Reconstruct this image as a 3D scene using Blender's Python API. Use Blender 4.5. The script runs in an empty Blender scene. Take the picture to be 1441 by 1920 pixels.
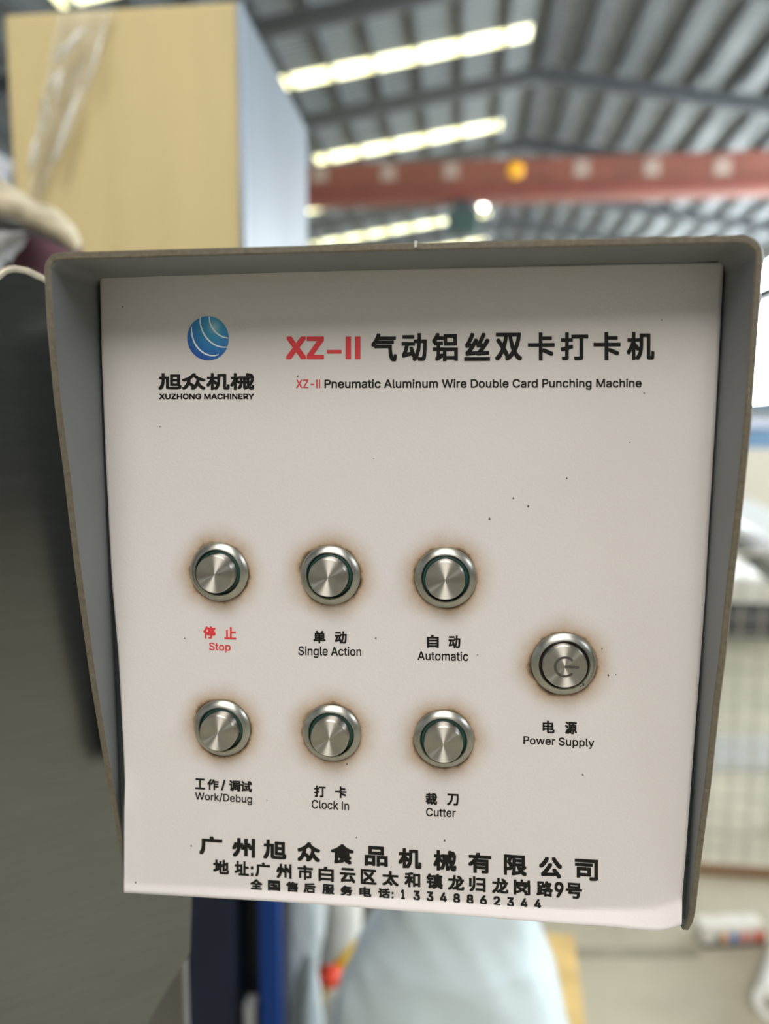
import bpy, bmesh, math, random, json
from mathutils import Vector, Matrix, noise
random.seed(7)
SC = bpy.context.scene
COL = SC.collection

# ---------------------------------------------------------------- camera
F = 1350.0                      # focal length in pixels of the 1441 x 1920 frame
ZC = 1.334                      # height of the control panel's centre above the floor
CAM = Vector((0.01856, -0.23232, ZC + 0.06602))
YAW, PITCH, ROLL = map(math.radians, (-5.956, -6.804, 0.289))
def cam_axes():
    cy, sy, cp, sp, cr, sr = math.cos(YAW), math.sin(YAW), math.cos(PITCH), math.sin(PITCH), math.cos(ROLL), math.sin(ROLL)
    fwd = Vector((sy * cp, cy * cp, sp)); right = Vector((cy, -sy, 0)); up = right.cross(fwd)
    return right * cr + up * sr, -right * sr + up * cr, fwd
RIGHT, UP, FWD = cam_axes()
cam = bpy.data.cameras.new('camera'); cam_o = bpy.data.objects.new('camera', cam); COL.objects.link(cam_o)
m = Matrix((RIGHT, UP, -FWD)).transposed().to_4x4(); m.translation = CAM
cam_o.matrix_world = m
cam.sensor_fit = 'VERTICAL'; cam.sensor_height = 24.0; cam.lens = F / 1920 * 24.0
cam.clip_start = 0.01; cam.clip_end = 300
cam.dof.use_dof = True
cam.dof.focus_distance = 0.236
cam.dof.aperture_fstop = cam.lens / 4.8
SC.camera = cam_o

# ---------------------------------------------------------------- light and exposure
SC.view_settings.view_transform = 'Standard'; SC.view_settings.look = 'None'
SC.view_settings.gamma = 1.0; SC.view_settings.use_curve_mapping = False
SC.view_settings.exposure = 0.20
w = bpy.data.worlds.new('overcast'); SC.world = w; w.use_nodes = True
bg = w.node_tree.nodes['Background']; bg.inputs[0].default_value = (0.93, 0.96, 1.0, 1); bg.inputs[1].default_value = 0.06
def area(name, loc, target, sx, sy, power, col):
    l = bpy.data.lights.new(name, 'AREA'); l.shape = 'RECTANGLE'; l.size = sx; l.size_y = sy; l.energy = power; l.color = col
    o = bpy.data.objects.new(name, l); COL.objects.link(o); o.location = loc
    o.rotation_euler = (Vector(target) - Vector(loc)).to_track_quat('-Z', 'Y').to_euler()
    return o
# roof lights of the bays behind the photographer, and the window side
area('roof_light_behind', (-0.4, -5.6, 8.0), (0, 0, 1.3), 5.0, 5.0, 122, (1.0, 0.955, 0.90)).data.spread = math.radians(70)
area('roof_light_near', (0.5, -2.2, 8.8), (0, 0.2, 1.0), 5.0, 1.2, 110, (1.0, 0.96, 0.88))
area('window_light', (10.5, -3.5, 6.3), (0, 0.5, 1.2), 5.0, 2.2, 330, (0.90, 0.95, 1.0))

area('rear_wall_fill', (1.0, -11.0, 9.0), (3.0, -13.5, 0), 5.0, 4.0, 260, (1.0, 0.96, 0.90))  # added fill lamp, brightens the wall behind the camera that the side plate mirrors

# ---------------------------------------------------------------- helpers
def ray(px, py): return RIGHT * ((px - 720.5) / F) - UP * ((py - 960) / F) + FWD
def at(px, py, y):
    d = ray(px, py); return CAM + d * ((y - CAM.y) / d.y)
def at_z(px, py, z):
    d = ray(px, py); return CAM + d * ((z - CAM.z) / d.z)
WL = {}
def wl(o): return WL.get(o.name, Vector((0, 0, 0))) if o else Vector((0, 0, 0))
def tag(o, label, cat, group=None, kind=None):
    if label: o['label'] = label
    if cat: o['category'] = cat
    if group: o['group'] = group
    if kind: o['kind'] = kind
    return o
def thing(name, loc, label, cat, group=None):
    o = bpy.data.objects.new(name, None); COL.objects.link(o); o.location = loc; o.empty_display_size = 0.05
    WL[o.name] = Vector(loc); return tag(o, label, cat, group)
def obj(name, bm, mat, parent=None, smooth=False, origin=None, auto=None):
    vs = [v.co for v in bm.verts]
    if origin is None:
        lo = Vector([min(v[i] for v in vs) for i in range(3)]); hi = Vector([max(v[i] for v in vs) for i in range(3)])
        origin = (lo + hi) / 2
    origin = Vector(origin)
    for v in bm.verts: v.co -= origin
    me = bpy.data.meshes.new(name); bm.to_mesh(me); bm.free()
    mats = mat if isinstance(mat, (list, tuple)) else [mat]
    for q in mats: me.materials.append(q)
    o = bpy.data.objects.new(name, me); COL.objects.link(o)
    o.location = origin - wl(parent)
    if parent: o.parent = parent
    WL[o.name] = origin
    if smooth:
        for p in me.polygons: p.use_smooth = True
        if auto: me.set_sharp_from_angle(angle=math.radians(auto))
    return o
def struct(name, bm, mat, parent=None, **k):
    o = obj(name, bm, mat, parent, **k)
    if parent is None: o['kind'] = 'structure'
    return o
def nb(): return bmesh.new()
def box(bm, x0, x1, y0, y1, z0, z1, bev=0.0, mi=0):
    n0 = len(bm.verts)
    vs = [bm.verts.new((x, y, z)) for x in (x0, x1) for y in (y0, y1) for z in (z0, z1)]
    fs = []
    for idx in ((0, 1, 3, 2), (4, 6, 7, 5), (0, 4, 5, 1), (2, 3, 7, 6), (0, 2, 6, 4), (1, 5, 7, 3)):
        f = bm.faces.new([vs[i] for i in idx]); f.material_index = mi; fs.append(f)
    if bev:
        es = list({e for f in fs for e in f.edges})
        bmesh.ops.bevel(bm, geom=es, offset=bev, segments=2, affect='EDGES', profile=0.5)
    return bm
def prism(bm, pts, dvec):
    """closed polygon of 3-D points swept along dvec"""
    a = [bm.verts.new(p) for p in pts]; b = [bm.verts.new(Vector(p) + Vector(dvec)) for p in pts]
    bm.faces.new(a); bm.faces.new(b[::-1]); n = len(a)
    for i in range(n): bm.faces.new((a[i], b[i], b[(i + 1) % n], a[(i + 1) % n]))
    bmesh.ops.recalc_face_normals(bm, faces=bm.faces[:]); return bm
def lathe_y(bm, c, prof, seg=64):
    """profile of (radius, y) turned about the y axis through c"""
    rings = []
    for r, y in prof:
        if r <= 1e-7: rings.append([bm.verts.new((c[0], c[1] + y, c[2]))])
        else: rings.append([bm.verts.new((c[0] + r * math.cos(2 * math.pi * k / seg), c[1] + y, c[2] + r * math.sin(2 * math.pi * k / seg))) for k in range(seg)])
    for A, B in zip(rings, rings[1:]):
        for k in range(seg):
            k2 = (k + 1) % seg
            if len(A) == 1 and len(B) == 1: continue
            if len(A) == 1: bm.faces.new((A[0], B[k], B[k2]))
            elif len(B) == 1: bm.faces.new((A[k], A[k2], B[0]))
            else: bm.faces.new((A[k], A[k2], B[k2], B[k]))
    bmesh.ops.recalc_face_normals(bm, faces=bm.faces[:]); return bm
def tube(bm, pts, radii, seg=16, cap=True):
    pts = [Vector(p) for p in pts]
    if not isinstance(radii, (list, tuple)): radii = [radii] * len(pts)
    rings = []; ref = Vector((0.13, 0.31, 0.94))
    for i, p in enumerate(pts):
        t = (pts[min(i + 1, len(pts) - 1)] - pts[max(i - 1, 0)]).normalized()
        u = t.cross(ref)
        u = u.normalized() if u.length > 1e-4 else t.cross(Vector((1, 0, 0))).normalized()
        v = t.cross(u)
        rings.append([bm.verts.new(p + (u * math.cos(2 * math.pi * k / seg) + v * math.sin(2 * math.pi * k / seg)) * radii[i]) for k in range(seg)])
    for A, B in zip(rings, rings[1:]):
        for k in range(seg): bm.faces.new((A[k], A[(k + 1) % seg], B[(k + 1) % seg], B[k]))
    if cap: bm.faces.new(rings[0][::-1]); bm.faces.new(rings[-1])
    bmesh.ops.recalc_face_normals(bm, faces=bm.faces[:]); return bm
def grid(bm, nu, nv, fn, closed=False):
    V = [[bm.verts.new(fn(i / nu, j / nv)) for j in range(nv + 1)] for i in range(nu if closed else nu + 1)]
    for i in range(nu):
        A = V[i]; B = V[(i + 1) % len(V)]
        for j in range(nv): bm.faces.new((A[j], B[j], B[j + 1], A[j + 1]))
    return V
def lerp_poly(pl, t):
    """point at parameter t (0..1, by the given knots) of a polyline [(t, x, y), ...]"""
    for a, b in zip(pl, pl[1:]):
        if t <= b[0]:
            k = (t - a[0]) / (b[0] - a[0]); return a[1] + (b[1] - a[1]) * k, a[2] + (b[2] - a[2]) * k
    return pl[-1][1], pl[-1][2]
def interp(tab, x):
    if x <= tab[0][0]: return tab[0][1]
    for a, b in zip(tab, tab[1:]):
        if x <= b[0]: return a[1] + (b[1] - a[1]) * (x - a[0]) / (b[0] - a[0])
    return tab[-1][1]

# ---------------------------------------------------------------- materials
def mat(name, col, rough=0.6, metal=0.0, var=0.0, scale=8.0, bump=0.0, bscale=60.0, spec=0.5, trans=0.0, alpha=1.0, stretch=None):
    M = bpy.data.materials.new(name); M.use_nodes = True; nt = M.node_tree; N = nt.nodes; L = nt.links
    b = N['Principled BSDF']
    b.inputs['Base Color'].default_value = (*col, 1); b.inputs['Roughness'].default_value = rough
    b.inputs['Metallic'].default_value = metal; b.inputs['Specular IOR Level'].default_value = spec
    b.inputs['Transmission Weight'].default_value = trans; b.inputs['Alpha'].default_value = alpha
    tc = N.new('ShaderNodeTexCoord'); vec = tc.outputs['Object']
    if stretch:
        mp = N.new('ShaderNodeMapping'); mp.inputs['Scale'].default_value = stretch; L.new(vec, mp.inputs[0]); vec = mp.outputs[0]
    if var:
        n = N.new('ShaderNodeTexNoise'); n.inputs['Scale'].default_value = scale; n.inputs['Detail'].default_value = 6
        L.new(vec, n.inputs['Vector'])
        r = N.new('ShaderNodeValToRGB'); r.color_ramp.elements[0].position = 0.3; r.color_ramp.elements[1].position = 0.7
        r.color_ramp.elements[0].color = (*[max(0, c * (1 - var)) for c in col], 1)
        r.color_ramp.elements[1].color = (*[min(1, c * (1 + var)) for c in col], 1)
        L.new(n.outputs['Fac'], r.inputs[0]); L.new(r.outputs[0], b.inputs['Base Color'])
    if bump:
        n2 = N.new('ShaderNodeTexNoise'); n2.inputs['Scale'].default_value = bscale; n2.inputs['Detail'].default_value = 4
        L.new(vec, n2.inputs['Vector'])
        bp = N.new('ShaderNodeBump'); bp.inputs['Strength'].default_value = bump; bp.inputs['Distance'].default_value = 0.001
        L.new(n2.outputs['Fac'], bp.inputs['Height']); L.new(bp.outputs[0], b.inputs['Normal'])
    return M
def emit(name, col, s):
    M = bpy.data.materials.new(name); M.use_nodes = True; nt = M.node_tree
    b = nt.nodes['Principled BSDF']; b.inputs['Base Color'].default_value = (0.8, 0.8, 0.8, 1)
    b.inputs['Emission Color'].default_value = (*col, 1); b.inputs['Emission Strength'].default_value = s
    return M

M_hood = mat('painted_hood_metal', (0.180, 0.188, 0.192), 0.48, 0.0, 0.08, 30, 0.05, 900)
M_edge = mat('cut_steel_edge', (0.115, 0.098, 0.068), 0.45, 0.0, 0.22, 700, 0.12, 1500)
M_encl = mat('dark_enclosure_metal', (0.018, 0.020, 0.023), 0.5, 0.0, 0.1, 30)
M_ink = mat('black_ink', (0.009, 0.008, 0.007), 0.5, var=0.25, scale=900, spec=0.2)
M_red = mat('red_ink', (0.60, 0.030, 0.038), 0.5, var=0.05, scale=900)
M_bezel = mat('steel_bezel', (0.40, 0.40, 0.36), 0.33, 1.0, 0.08, 500)
M_ring = mat('dark_green_ring', (0.010, 0.05, 0.04), 0.35)
M_ring_b = mat('dark_brown_ring', (0.025, 0.018, 0.016), 0.4)
M_steel = mat('brushed_housing_steel', (0.20, 0.21, 0.21), 0.16, 1.0, 0.06, 40, 0.02, 300, stretch=(1, 1, 8))
M_steel_rim = mat('bright_steel_rim', (0.34, 0.31, 0.24), 0.4, 0.2, 0.2, 150)

# ---------------------------------------------------------------- the hall
HX, HZ = 1.80, CAM.z + 9.0          # ridge
PL, PR = 0.150, 0.172               # roof slopes left and right
YB, YF = -15.0, 62.0
XL, XR = -12.0, 12.0
def roof_z(x): return HZ - (HX - x) * PL if x < HX else HZ - (x - HX) * PR
M_floor = mat('concrete_floor', (0.37, 0.34, 0.255), 0.7, 0, 0.16, 3.0, 0.2, 40)
def roof_material():
    M = mat('roof_sheet', (0.15, 0.165, 0.172), 0.33, 0.0, 0.08, 1.5)
    nt = M.node_tree; N = nt.nodes; L = nt.links
    tc = N.new('ShaderNodeTexCoord'); wv = N.new('ShaderNodeTexWave'); wv.wave_type = 'BANDS'; wv.bands_direction = 'Y'
    wv.inputs['Scale'].default_value = 1.6; L.new(tc.outputs['Object'], wv.inputs['Vector'])
    bp = N.new('ShaderNodeBump'); bp.inputs['Strength'].default_value = 0.7; bp.inputs['Distance'].default_value = 0.06
    L.new(wv.outputs['Fac'], bp.inputs['Height']); L.new(bp.outputs[0], N['Principled BSDF'].inputs['Normal'])
    return M
M_roof = roof_material()
M_purlin = mat('dark_purlin_steel', (0.045, 0.05, 0.055), 0.6)
M_wall = mat('plastered_wall', (0.50, 0.50, 0.50), 0.8, var=0.06, scale=2)
M_sky = emit('roof_skylight_sheet', (1.0, 0.97, 0.50), 2.5)
M_win = emit('bright_window_pane', (0.90, 0.97, 1.0), 22.0)
b = nb(); box(b, XL, XR, YB, YF, -0.2, 0.0); struct('floor', b, M_floor)
b = nb()
for (xa, xb) in ((XL, HX), (HX, XR)):
    prism(b, [(xa, YB, roof_z(xa)), (xb, YB, roof_z(xb)), (xb, YB, roof_z(xb) + 0.06), (xa, YB, roof_z(xa) + 0.06)], (0, YF - YB, 0))
ceil = struct('ceiling', b, M_roof)
# purlins run along the hall under the sheets
def purlin(x):
    z = roof_z(x); h, d = (0.09, 0.19) if x > HX else (0.035, 0.17); b = nb(); box(b, x - h, x + h, YB + 0.1, YF - 0.1, z - d, z - 0.014); obj('roof_purlin', b, M_purlin, ceil)
x = HX + 0.05
while x < XR - 0.2: purlin(x); x += 0.92
x = HX - 0.9
while x > XL + 0.2: purlin(x); x -= 1.0
def rafter(y):
    b = nb()
    for xa, xb in ((XL + 0.05, HX), (HX, XR - 0.05)):
        za, zb = roof_z(xa) - 0.30, roof_z(xb) - 0.30
        prism(b, [(xa, y, za), (xb, y, zb), (xb, y, zb - 0.34), (xa, y, za - 0.34)], (0, 0.16, 0))
    obj('roof_rafter', b, M_purlin, ceil)
for k in range(-3, 12): rafter(5.8 + 4.3 * k)
# translucent skylight sheets in the left slope
for n, (y, x0) in enumerate(((8.2, -6.8), (12.7, -7.4), (17.3, -6.0), (22.2, -4.5), (26.6, -6.5), (31.2, -6.5), (35.6, -6.0), (38.9, -5.0))):
    b = nb(); x1 = HX - (0.35 if y < 20 else 0.75)
    # one pane per purlin bay
    prism(b, [(x0, y, roof_z(x0) - 0.002), (x1, y, roof_z(x1) - 0.002), (x1, y, roof_z(x1) - 0.012), (x0, y, roof_z(x0) - 0.012)], (0, 0.62, 0))
    struct('window_%d' % (n + 1), b, M_sky)
# right wall with a tall bright window band
ws, wt = CAM.z + 1.10, CAM.z + 6.5
b = nb(); box(b, XR, XR + 0.2, YB, YF, 0, ws); box(b, XR, XR + 0.2, YB, YF, wt, roof_z(XR) + 0.05); box(b, XR, XR + 0.2, YB, 3.0, ws, wt); struct('wall_right', b, M_wall)
b = nb(); box(b, XL - 0.2, XL, YB, YF, 0, roof_z(XL) + 0.05); struct('wall_left', b, M_wall)
b = nb(); prism(b, [(XL, YF, 0), (XR, YF, 0), (XR, YF, roof_z(XR)), (HX, YF, HZ), (XL, YF, roof_z(XL))], (0, 0.2, 0)); struct('wall_back', b, M_wall)
b = nb(); prism(b, [(XL, YB, 0), (XR, YB, 0), (XR, YB, roof_z(XR)), (HX, YB, HZ), (XL, YB, roof_z(XL))], (0, -0.2, 0)); struct('wall_front', b, M_wall)
b = nb(); box(b, XR + 0.08, XR + 0.10, 3.0, YF, ws, wt); struct('window_9', b, M_win)
M_frame = mat('window_frame_paint', (0.30, 0.36, 0.46), 0.5)
y = 3.0
b = nb()
while y < YF:
    box(b, XR - 0.02, XR + 0.07, y, y + 0.12, ws, wt); y += 4.3
box(b, XR - 0.02, XR + 0.07, YB, YF, CAM.z + 5.3, CAM.z + 5.55)
struct('trim_1', b, M_frame)
b = nb(); box(b, XR - 0.12, XR - 0.001, YB, YF, ws - 0.55, ws); struct('trim_2', b, mat('blue_grey_sill_paint', (0.22, 0.30, 0.46), 0.5))
b = nb(); box(b, XR - 0.04, XR - 0.001, YB, YF, 0, 0.25); struct('baseboard_right', b, mat('brown_skirting', (0.20, 0.11, 0.07), 0.7))

# ---------------------------------------------------------------- overhead crane
M_crane = mat('red_oxide_paint', (0.17, 0.052, 0.032), 0.7, var=0.15, scale=1.2)
cy = 19.0
zt, zb = at(850, 300, cy).z, at(850, 374, cy).z
cr = thing('overhead_crane', (0, cy, zb), 'long rust red overhead crane girder spanning the hall under the roof', 'crane')
b = nb(); box(b, -11.6, 11.6, cy, cy + 0.5, zb, zt, 0.02); obj('girder', b, M_crane, cr)
b = nb(); box(b, -11.6, 11.6, cy - 0.16, cy + 0.66, zb + 0.03, zb + 0.26, 0.02); obj('bottom_flange', b, mat('red_oxide_flange', (0.155, 0.036, 0.024), 0.7, var=0.12, scale=1.5), cr)
M_plate = mat('pale_sign_plate', (0.30, 0.22, 0.18), 0.6, var=0.2, scale=3)
for px, py in ((600, 326), (727, 324), (845, 320), (1090, 315), (1222, 314), (1354, 313)):
    p = at(px, py, cy - 0.01); b = nb(); s = 0.20
    box(b, p.x - s, p.x + s, cy - 0.025, cy - 0.001, p.z - s, p.z + s, 0.01); obj('sign_plate', b, M_plate, cr)
p = at(966, 319, cy); b = nb(); lathe_y(b, (p.x, cy, p.z), [(0, -0.06), (0.14, -0.06), (0.20, -0.03), (0.21, 0.0)], 24)
lo = obj('round_sign', b, mat('yellow_sign_paint', (0.90, 0.42, 0.02), 0.5), cr); lo['label'] = 'round yellow sign'
for sx in (-1, 1):
    b = nb(); box(b, sx * 11.6 - 0.35, sx * 11.6 + 0.35, cy - 0.7, cy + 1.2, zb - 0.3, zb + 0.3, 0.03); obj('end_carriage', b, M_crane, cr)
# runway beams that carry it
for sx, nm in ((-1, 'left'), (1, 'right')):
    b = nb(); box(b, sx * 11.7 - 0.2, sx * 11.7 + 0.2, YB + 1, YF - 1, zb - 0.9, zb - 0.3); struct('trim_%d' % (3 if sx < 0 else 4), b, M_purlin)
p = at(905, 386, 23.0)
lamp = thing('pendant_lamp', (p.x, 23.0, p.z), 'small bright round hanging lamp just below the crane girder', 'lamp')
b = nb(); bmesh.ops.create_uvsphere(b, u_segments=16, v_segments=10, radius=0.11, matrix=Matrix.Translation(p)); obj('bulb', b, emit('lamp_glow', (1.0, 0.97, 0.82), 14), lamp, True)
b = nb(); box(b, p.x - 0.015, p.x + 0.015, 22.985, 23.015, p.z + 0.1, roof_z(p.x) - 0.31); obj('hanger_rod', b, M_purlin, lamp)
p = at(868, 390, 18.6)
hk = thing('chain_hoist', (p.x, 19.2, p.z), 'dark green hoist hanging from the middle of the red crane girder', 'hoist')
b = nb(); box(b, p.x - 0.42, p.x + 0.42, 18.95, 19.55, zb - 0.80, zb - 0.25, 0.08); obj('hoist_body', b, mat('dark_green_paint', (0.03, 0.06, 0.055), 0.5), hk)
b = nb(); box(b, p.x - 0.25, p.x + 0.25, 19.0, 19.5, zb - 0.26, zb - 0.019, 0.03); obj('trolley', b, M_purlin, hk)
b = nb(); tube(b, [(p.x, 19.25, zb - 0.8), (p.x, 19.25, zb - 1.6)], 0.03, 8); obj('chain', b, M_purlin, hk)

# ---------------------------------------------------------------- control box
cb = thing('control_box', (0, 0.03, ZC - 0.105), 'grey hooded control box with white printed button panel', 'control box')
V3 = lambda x, y, z: Vector((x, y, ZC + z))
# --- bent hood: one sheet running up the left side, over the top and down the right
T = 0.0021
left_y = [(-0.104, 0.0080), (-0.0988, 0.0064), (-0.073, 0.0003), (-0.0445, -0.0062), (-0.0181, -0.0116), (0.0216, -0.0181), (0.0511, -0.0216), (0.0735, -0.0250), (0.0957, -0.0268), (0.2, -0.0268)]
right_y = [(-0.104, -0.0006), (-0.0961, -0.0016), (-0.069, -0.0050), (-0.0432, -0.0090), (-0.0169, -0.0116), (-0.0025, -0.0140), (0.0178, -0.0160), (0.0375, -0.0186), (0.067, -0.0214), (0.0785, -0.0216), (0.0955, -0.0220), (0.2, -0.0222)]
XLo, XRo, ZTl, ZTr = -0.1032, 0.0990, 0.1157, 0.1176
path = []   # outer point (x, z), inward normal, front y
def add(x, z, nx, nz, y): path.append((x, z, nx, nz, y))
n = 40; rl, rr = 0.0052, 0.0062
for i in range(n + 1):
    z = -0.1045 + (ZTl - rl + 0.1045) * i / n; add(XLo, z, 1, 0, interp(left_y, z))
for i in range(1, 9):
    a = math.pi - (math.pi / 2) * i / 8; add(XLo + rl + rl * math.cos(a), ZTl - rl + rl * math.sin(a), -math.cos(a), -math.sin(a), -0.0268)
for i in range(1, 20):
    k = i / 20; add(XLo + rl + (XRo - rr - XLo - rl) * k, ZTl + (ZTr - ZTl) * k + 0.0002 * math.sin(math.pi * k), 0, -1, -0.0268 + 0.0046 * k)
for i in range(0, 9):
    a = math.pi / 2 - (math.pi / 2) * i / 8; add(XRo - rr + rr * math.cos(a), ZTr - rr + rr * math.sin(a), -math.cos(a), -math.sin(a), -0.0222)
for i in range(1, n + 1):
    z = ZTr - rr - (ZTr - rr + 0.1035) * i / n
    add(XRo - 0.0004 * i / n, z, -1, 0, interp(right_y, z) + (0.004 if i == n else 0.0012 if i == n - 1 else 0))
b = nb(); rows = []
for (x, z, nx, nz, y) in path:
    ye = 0.0140
    rows.append([b.verts.new(V3(x, ye, z)), b.verts.new(V3(x, y + 0.0003, z)), b.verts.new(V3(x + nx * 0.0003, y, z + nz * 0.0003)),
                 b.verts.new(V3(x + nx * (T - 0.0003), y, z + nz * (T - 0.0003))), b.verts.new(V3(x + nx * T, y + 0.0003, z + nz * T)), b.verts.new(V3(x + nx * T, ye, z + nz * T))])
for A, B in zip(rows, rows[1:]):
    for k in range(6):
        f = b.faces.new((A[k], A[(k + 1) % 6], B[(k + 1) % 6], B[k])); f.material_index = 1 if k in (1, 2, 3) else 0
b.faces.new(rows[0][::-1]); f = b.faces.new(rows[-1]); f.material_index = 1
bmesh.ops.recalc_face_normals(b, faces=b.faces[:])
ho = obj('hood', b, [M_hood, M_edge], cb, True, auto=40)
# weld seam mark at the middle of the top edge
p = at(779, 449, -0.0246)
b = nb(); box(b, p.x - 0.0003, p.x + 0.0003, -0.02485, -0.0235, p.z - 0.0021, p.z - 0.0004); sm = obj('seam', b, mat('bright_seam', (0.75, 0.72, 0.66), 0.3, 0.8), ho)
# --- back plate and the closed body behind it
b = nb(); box(b, XLo + T, XRo - T - 0.0002, 0.0016, 0.0042, ZC - 0.0985, ZC + 0.1135, 0.0004)
obj('face_plate', b, mat('dark_gap_plate', (0.035, 0.045, 0.045), 0.4, 0.3), cb)
b = nb(); prism(b, [(XLo + T + 0.0003, 0.0044, ZC - 0.0985), (XLo + T + 0.0003, 0.052, ZC - 0.117), (XLo + T + 0.0003, 0.052, ZC + 0.113), (XLo + T + 0.0003, 0.0044, ZC + 0.113)], (XRo - XLo - 2 * T - 0.0011, 0, 0))
obj('enclosure', b, M_encl, cb)
b = nb(); box(b, -0.085, -0.045, 0.048, 0.20, ZC - 0.06, ZC + 0.0); obj('mounting_arm', b, M_encl, cb)

# --- printed face label
Lp = [(0, 187, 515), (0.14, 191, 681), (0.29, 198, 853), (0.41, 204.6, 990), (0.50, 210, 1093), (0.61, 222, 1228), (0.78, 232.5, 1420), (0.83, 234.5, 1476), (0.86, 233, 1510), (1, 232.5, 1674)]
Rp = [(0, 1356, 491.5), (0.247, 1340, 800), (0.40, 1328, 990), (0.51, 1321, 1125), (0.62, 1311, 1261), (0.78, 1295.5, 1461), (0.885, 1286, 1590), (0.958, 1278.5, 1681), (1, 1277.5, 1733)]
Bp = [(0, 232.5, 1674), (0.30, 545, 1692), (0.6, 863, 1716), (0.78, 1050, 1731), (0.87, 1140, 1737), (0.93, 1202, 1744), (0.963, 1237, 1746.5), (0.985, 1262, 1740), (1, 1277.5, 1733)]
SY = -0.0004
def sticker_pt(u, v):
    xl, yl = lerp_poly(Lp, v); xr, yr = lerp_poly(Rp, v)
    xb, yb = lerp_poly(Bp, u)
    # straight blend of both sides, corrected so that the last row follows the bottom edge
    x0 = xl + (xr - xl) * u; y0 = yl + (yr - yl) * u
    xe = Lp[-1][1] + (Rp[-1][1] - Lp[-1][1]) * u; ye = Lp[-1][2] + (Rp[-1][2] - Lp[-1][2]) * u
    k = max(0.0, (v - 0.6) / 0.4) ** 2
    x0 += (xb - xe) * k; y0 += (yb - ye) * k
    lip = 0.0
    crease = 0.984 - 0.020 * max(0, (u - 0.75) / 0.25) ** 2 - 0.005 * u
    if v > crease: lip += (v - crease) / (1 - crease) * (0.0008 + 0.0032 * u)
    if v > 0.80 and u < 0.02: lip += 0.0016 * (1 - u / 0.02) * min(1, (v - 0.80) / 0.06)
    # corner radius at the top left
    if v < 0.008 and u < 0.008: y0 += 6 * (1 - u / 0.008) * (1 - v / 0.008); x0 += 5 * (1 - u / 0.008) * (1 - v / 0.008)
    return at(x0, y0, SY - lip)
us = [0, .003, .006, .010, .015, .02, .04] + [0.04 + 0.96 * i / 44 for i in range(1, 43)] + [0.97, 0.985, 0.993, 1]
us = sorted(set(us)); vs_ = [0, .003, .006, .010, .03] + [0.03 + 0.92 * i / 44 for i in range(1, 45)] + [.958, .963, .968, .972, .976, .979, .982, .985, .989, .994, 1]
vs_ = sorted(set(vs_))
b = nb(); G = [[b.verts.new(sticker_pt(u, v)) for v in vs_] for u in us]
for i in range(len(us) - 1):
    for j in range(len(vs_) - 1): b.faces.new((G[i][j], G[i][j + 1], G[i + 1][j + 1], G[i + 1][j]))
bmesh.ops.recalc_face_normals(b, faces=b.faces[:])
BTN = [(410.6, 1072.2, 1), (618.8, 1078.3, 1), (834.9, 1083, 1), (416.2, 1364.7, 1), (621.5, 1374.1, 1), (831.3, 1385.3, 1), (1056.2, 1244.4, 1.035)]
def sticker_material(centres):
    M = bpy.data.materials.new('printed_vinyl'); M.use_nodes = True; nt = M.node_tree; N = nt.nodes; L = nt.links
    bs = N['Principled BSDF']; bs.inputs['Roughness'].default_value = 0.55; bs.inputs['Specular IOR Level'].default_value = 0.35
    tc = N.new('ShaderNodeTexCoord'); P = tc.outputs['Object']
    def math_(op, a, b_=None):
        n_ = N.new('ShaderNodeMath'); n_.operation = op
        for i, q in enumerate((a, b_)):
            if q is None: continue
            if isinstance(q, (int, float)): n_.inputs[i].default_value = q
            else: L.new(q, n_.inputs[i])
        return n_.outputs[0]
    def noise_(s, d=5):
        n_ = N.new('ShaderNodeTexNoise'); n_.inputs['Scale'].default_value = s; n_.inputs['Detail'].default_value = d; L.new(P, n_.inputs['Vector']); return n_.outputs['Fac']
    nz = math_('MULTIPLY', math_('SUBTRACT', noise_(120), 0.5), 0.0046)
    nz2 = math_('MULTIPLY', math_('SUBTRACT', noise_(900, 3), 0.5), 0.0011)
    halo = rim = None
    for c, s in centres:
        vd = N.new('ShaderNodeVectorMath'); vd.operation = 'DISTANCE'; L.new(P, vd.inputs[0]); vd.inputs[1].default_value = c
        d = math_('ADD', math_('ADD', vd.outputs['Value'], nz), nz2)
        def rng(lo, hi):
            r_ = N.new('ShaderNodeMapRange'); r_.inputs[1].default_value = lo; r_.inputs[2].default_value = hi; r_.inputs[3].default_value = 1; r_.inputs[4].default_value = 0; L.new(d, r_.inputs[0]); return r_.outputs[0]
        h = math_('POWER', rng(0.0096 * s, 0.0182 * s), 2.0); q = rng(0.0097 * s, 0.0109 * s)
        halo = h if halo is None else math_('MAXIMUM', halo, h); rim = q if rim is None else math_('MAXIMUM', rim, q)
    def mix(fac, a, b_):
        n_ = N.new('ShaderNodeMix'); n_.data_type = 'RGBA'; L.new(fac, n_.inputs[0])
        for sock, q in ((n_.inputs[6], a), (n_.inputs[7], b_)):
            if isinstance(q, tuple): sock.default_value = (*q, 1)
            else: L.new(q, sock)
        return n_.outputs[2]
    base = mix(noise_(14), (0.555, 0.525, 0.515), (0.60, 0.57, 0.552))
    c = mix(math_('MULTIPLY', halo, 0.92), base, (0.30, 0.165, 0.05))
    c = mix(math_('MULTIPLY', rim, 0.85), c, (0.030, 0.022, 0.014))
    L.new(c, bs.inputs['Base Color'])
    bp = N.new('ShaderNodeBump'); bp.inputs['Strength'].default_value = 0.13; bp.inputs['Distance'].default_value = 0.0005
    L.new(noise_(1100, 3), bp.inputs['Height']); L.new(bp.outputs[0], bs.inputs['Normal'])
    return M
lo_ = Vector([min(v.co[i] for v in b.verts) for i in range(3)]); hi_ = Vector([max(v.co[i] for v in b.verts) for i in range(3)])
so = (lo_ + hi_) / 2
M_sticker = sticker_material([(tuple(at(px, py, SY) - so), s) for px, py, s in BTN])
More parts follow.
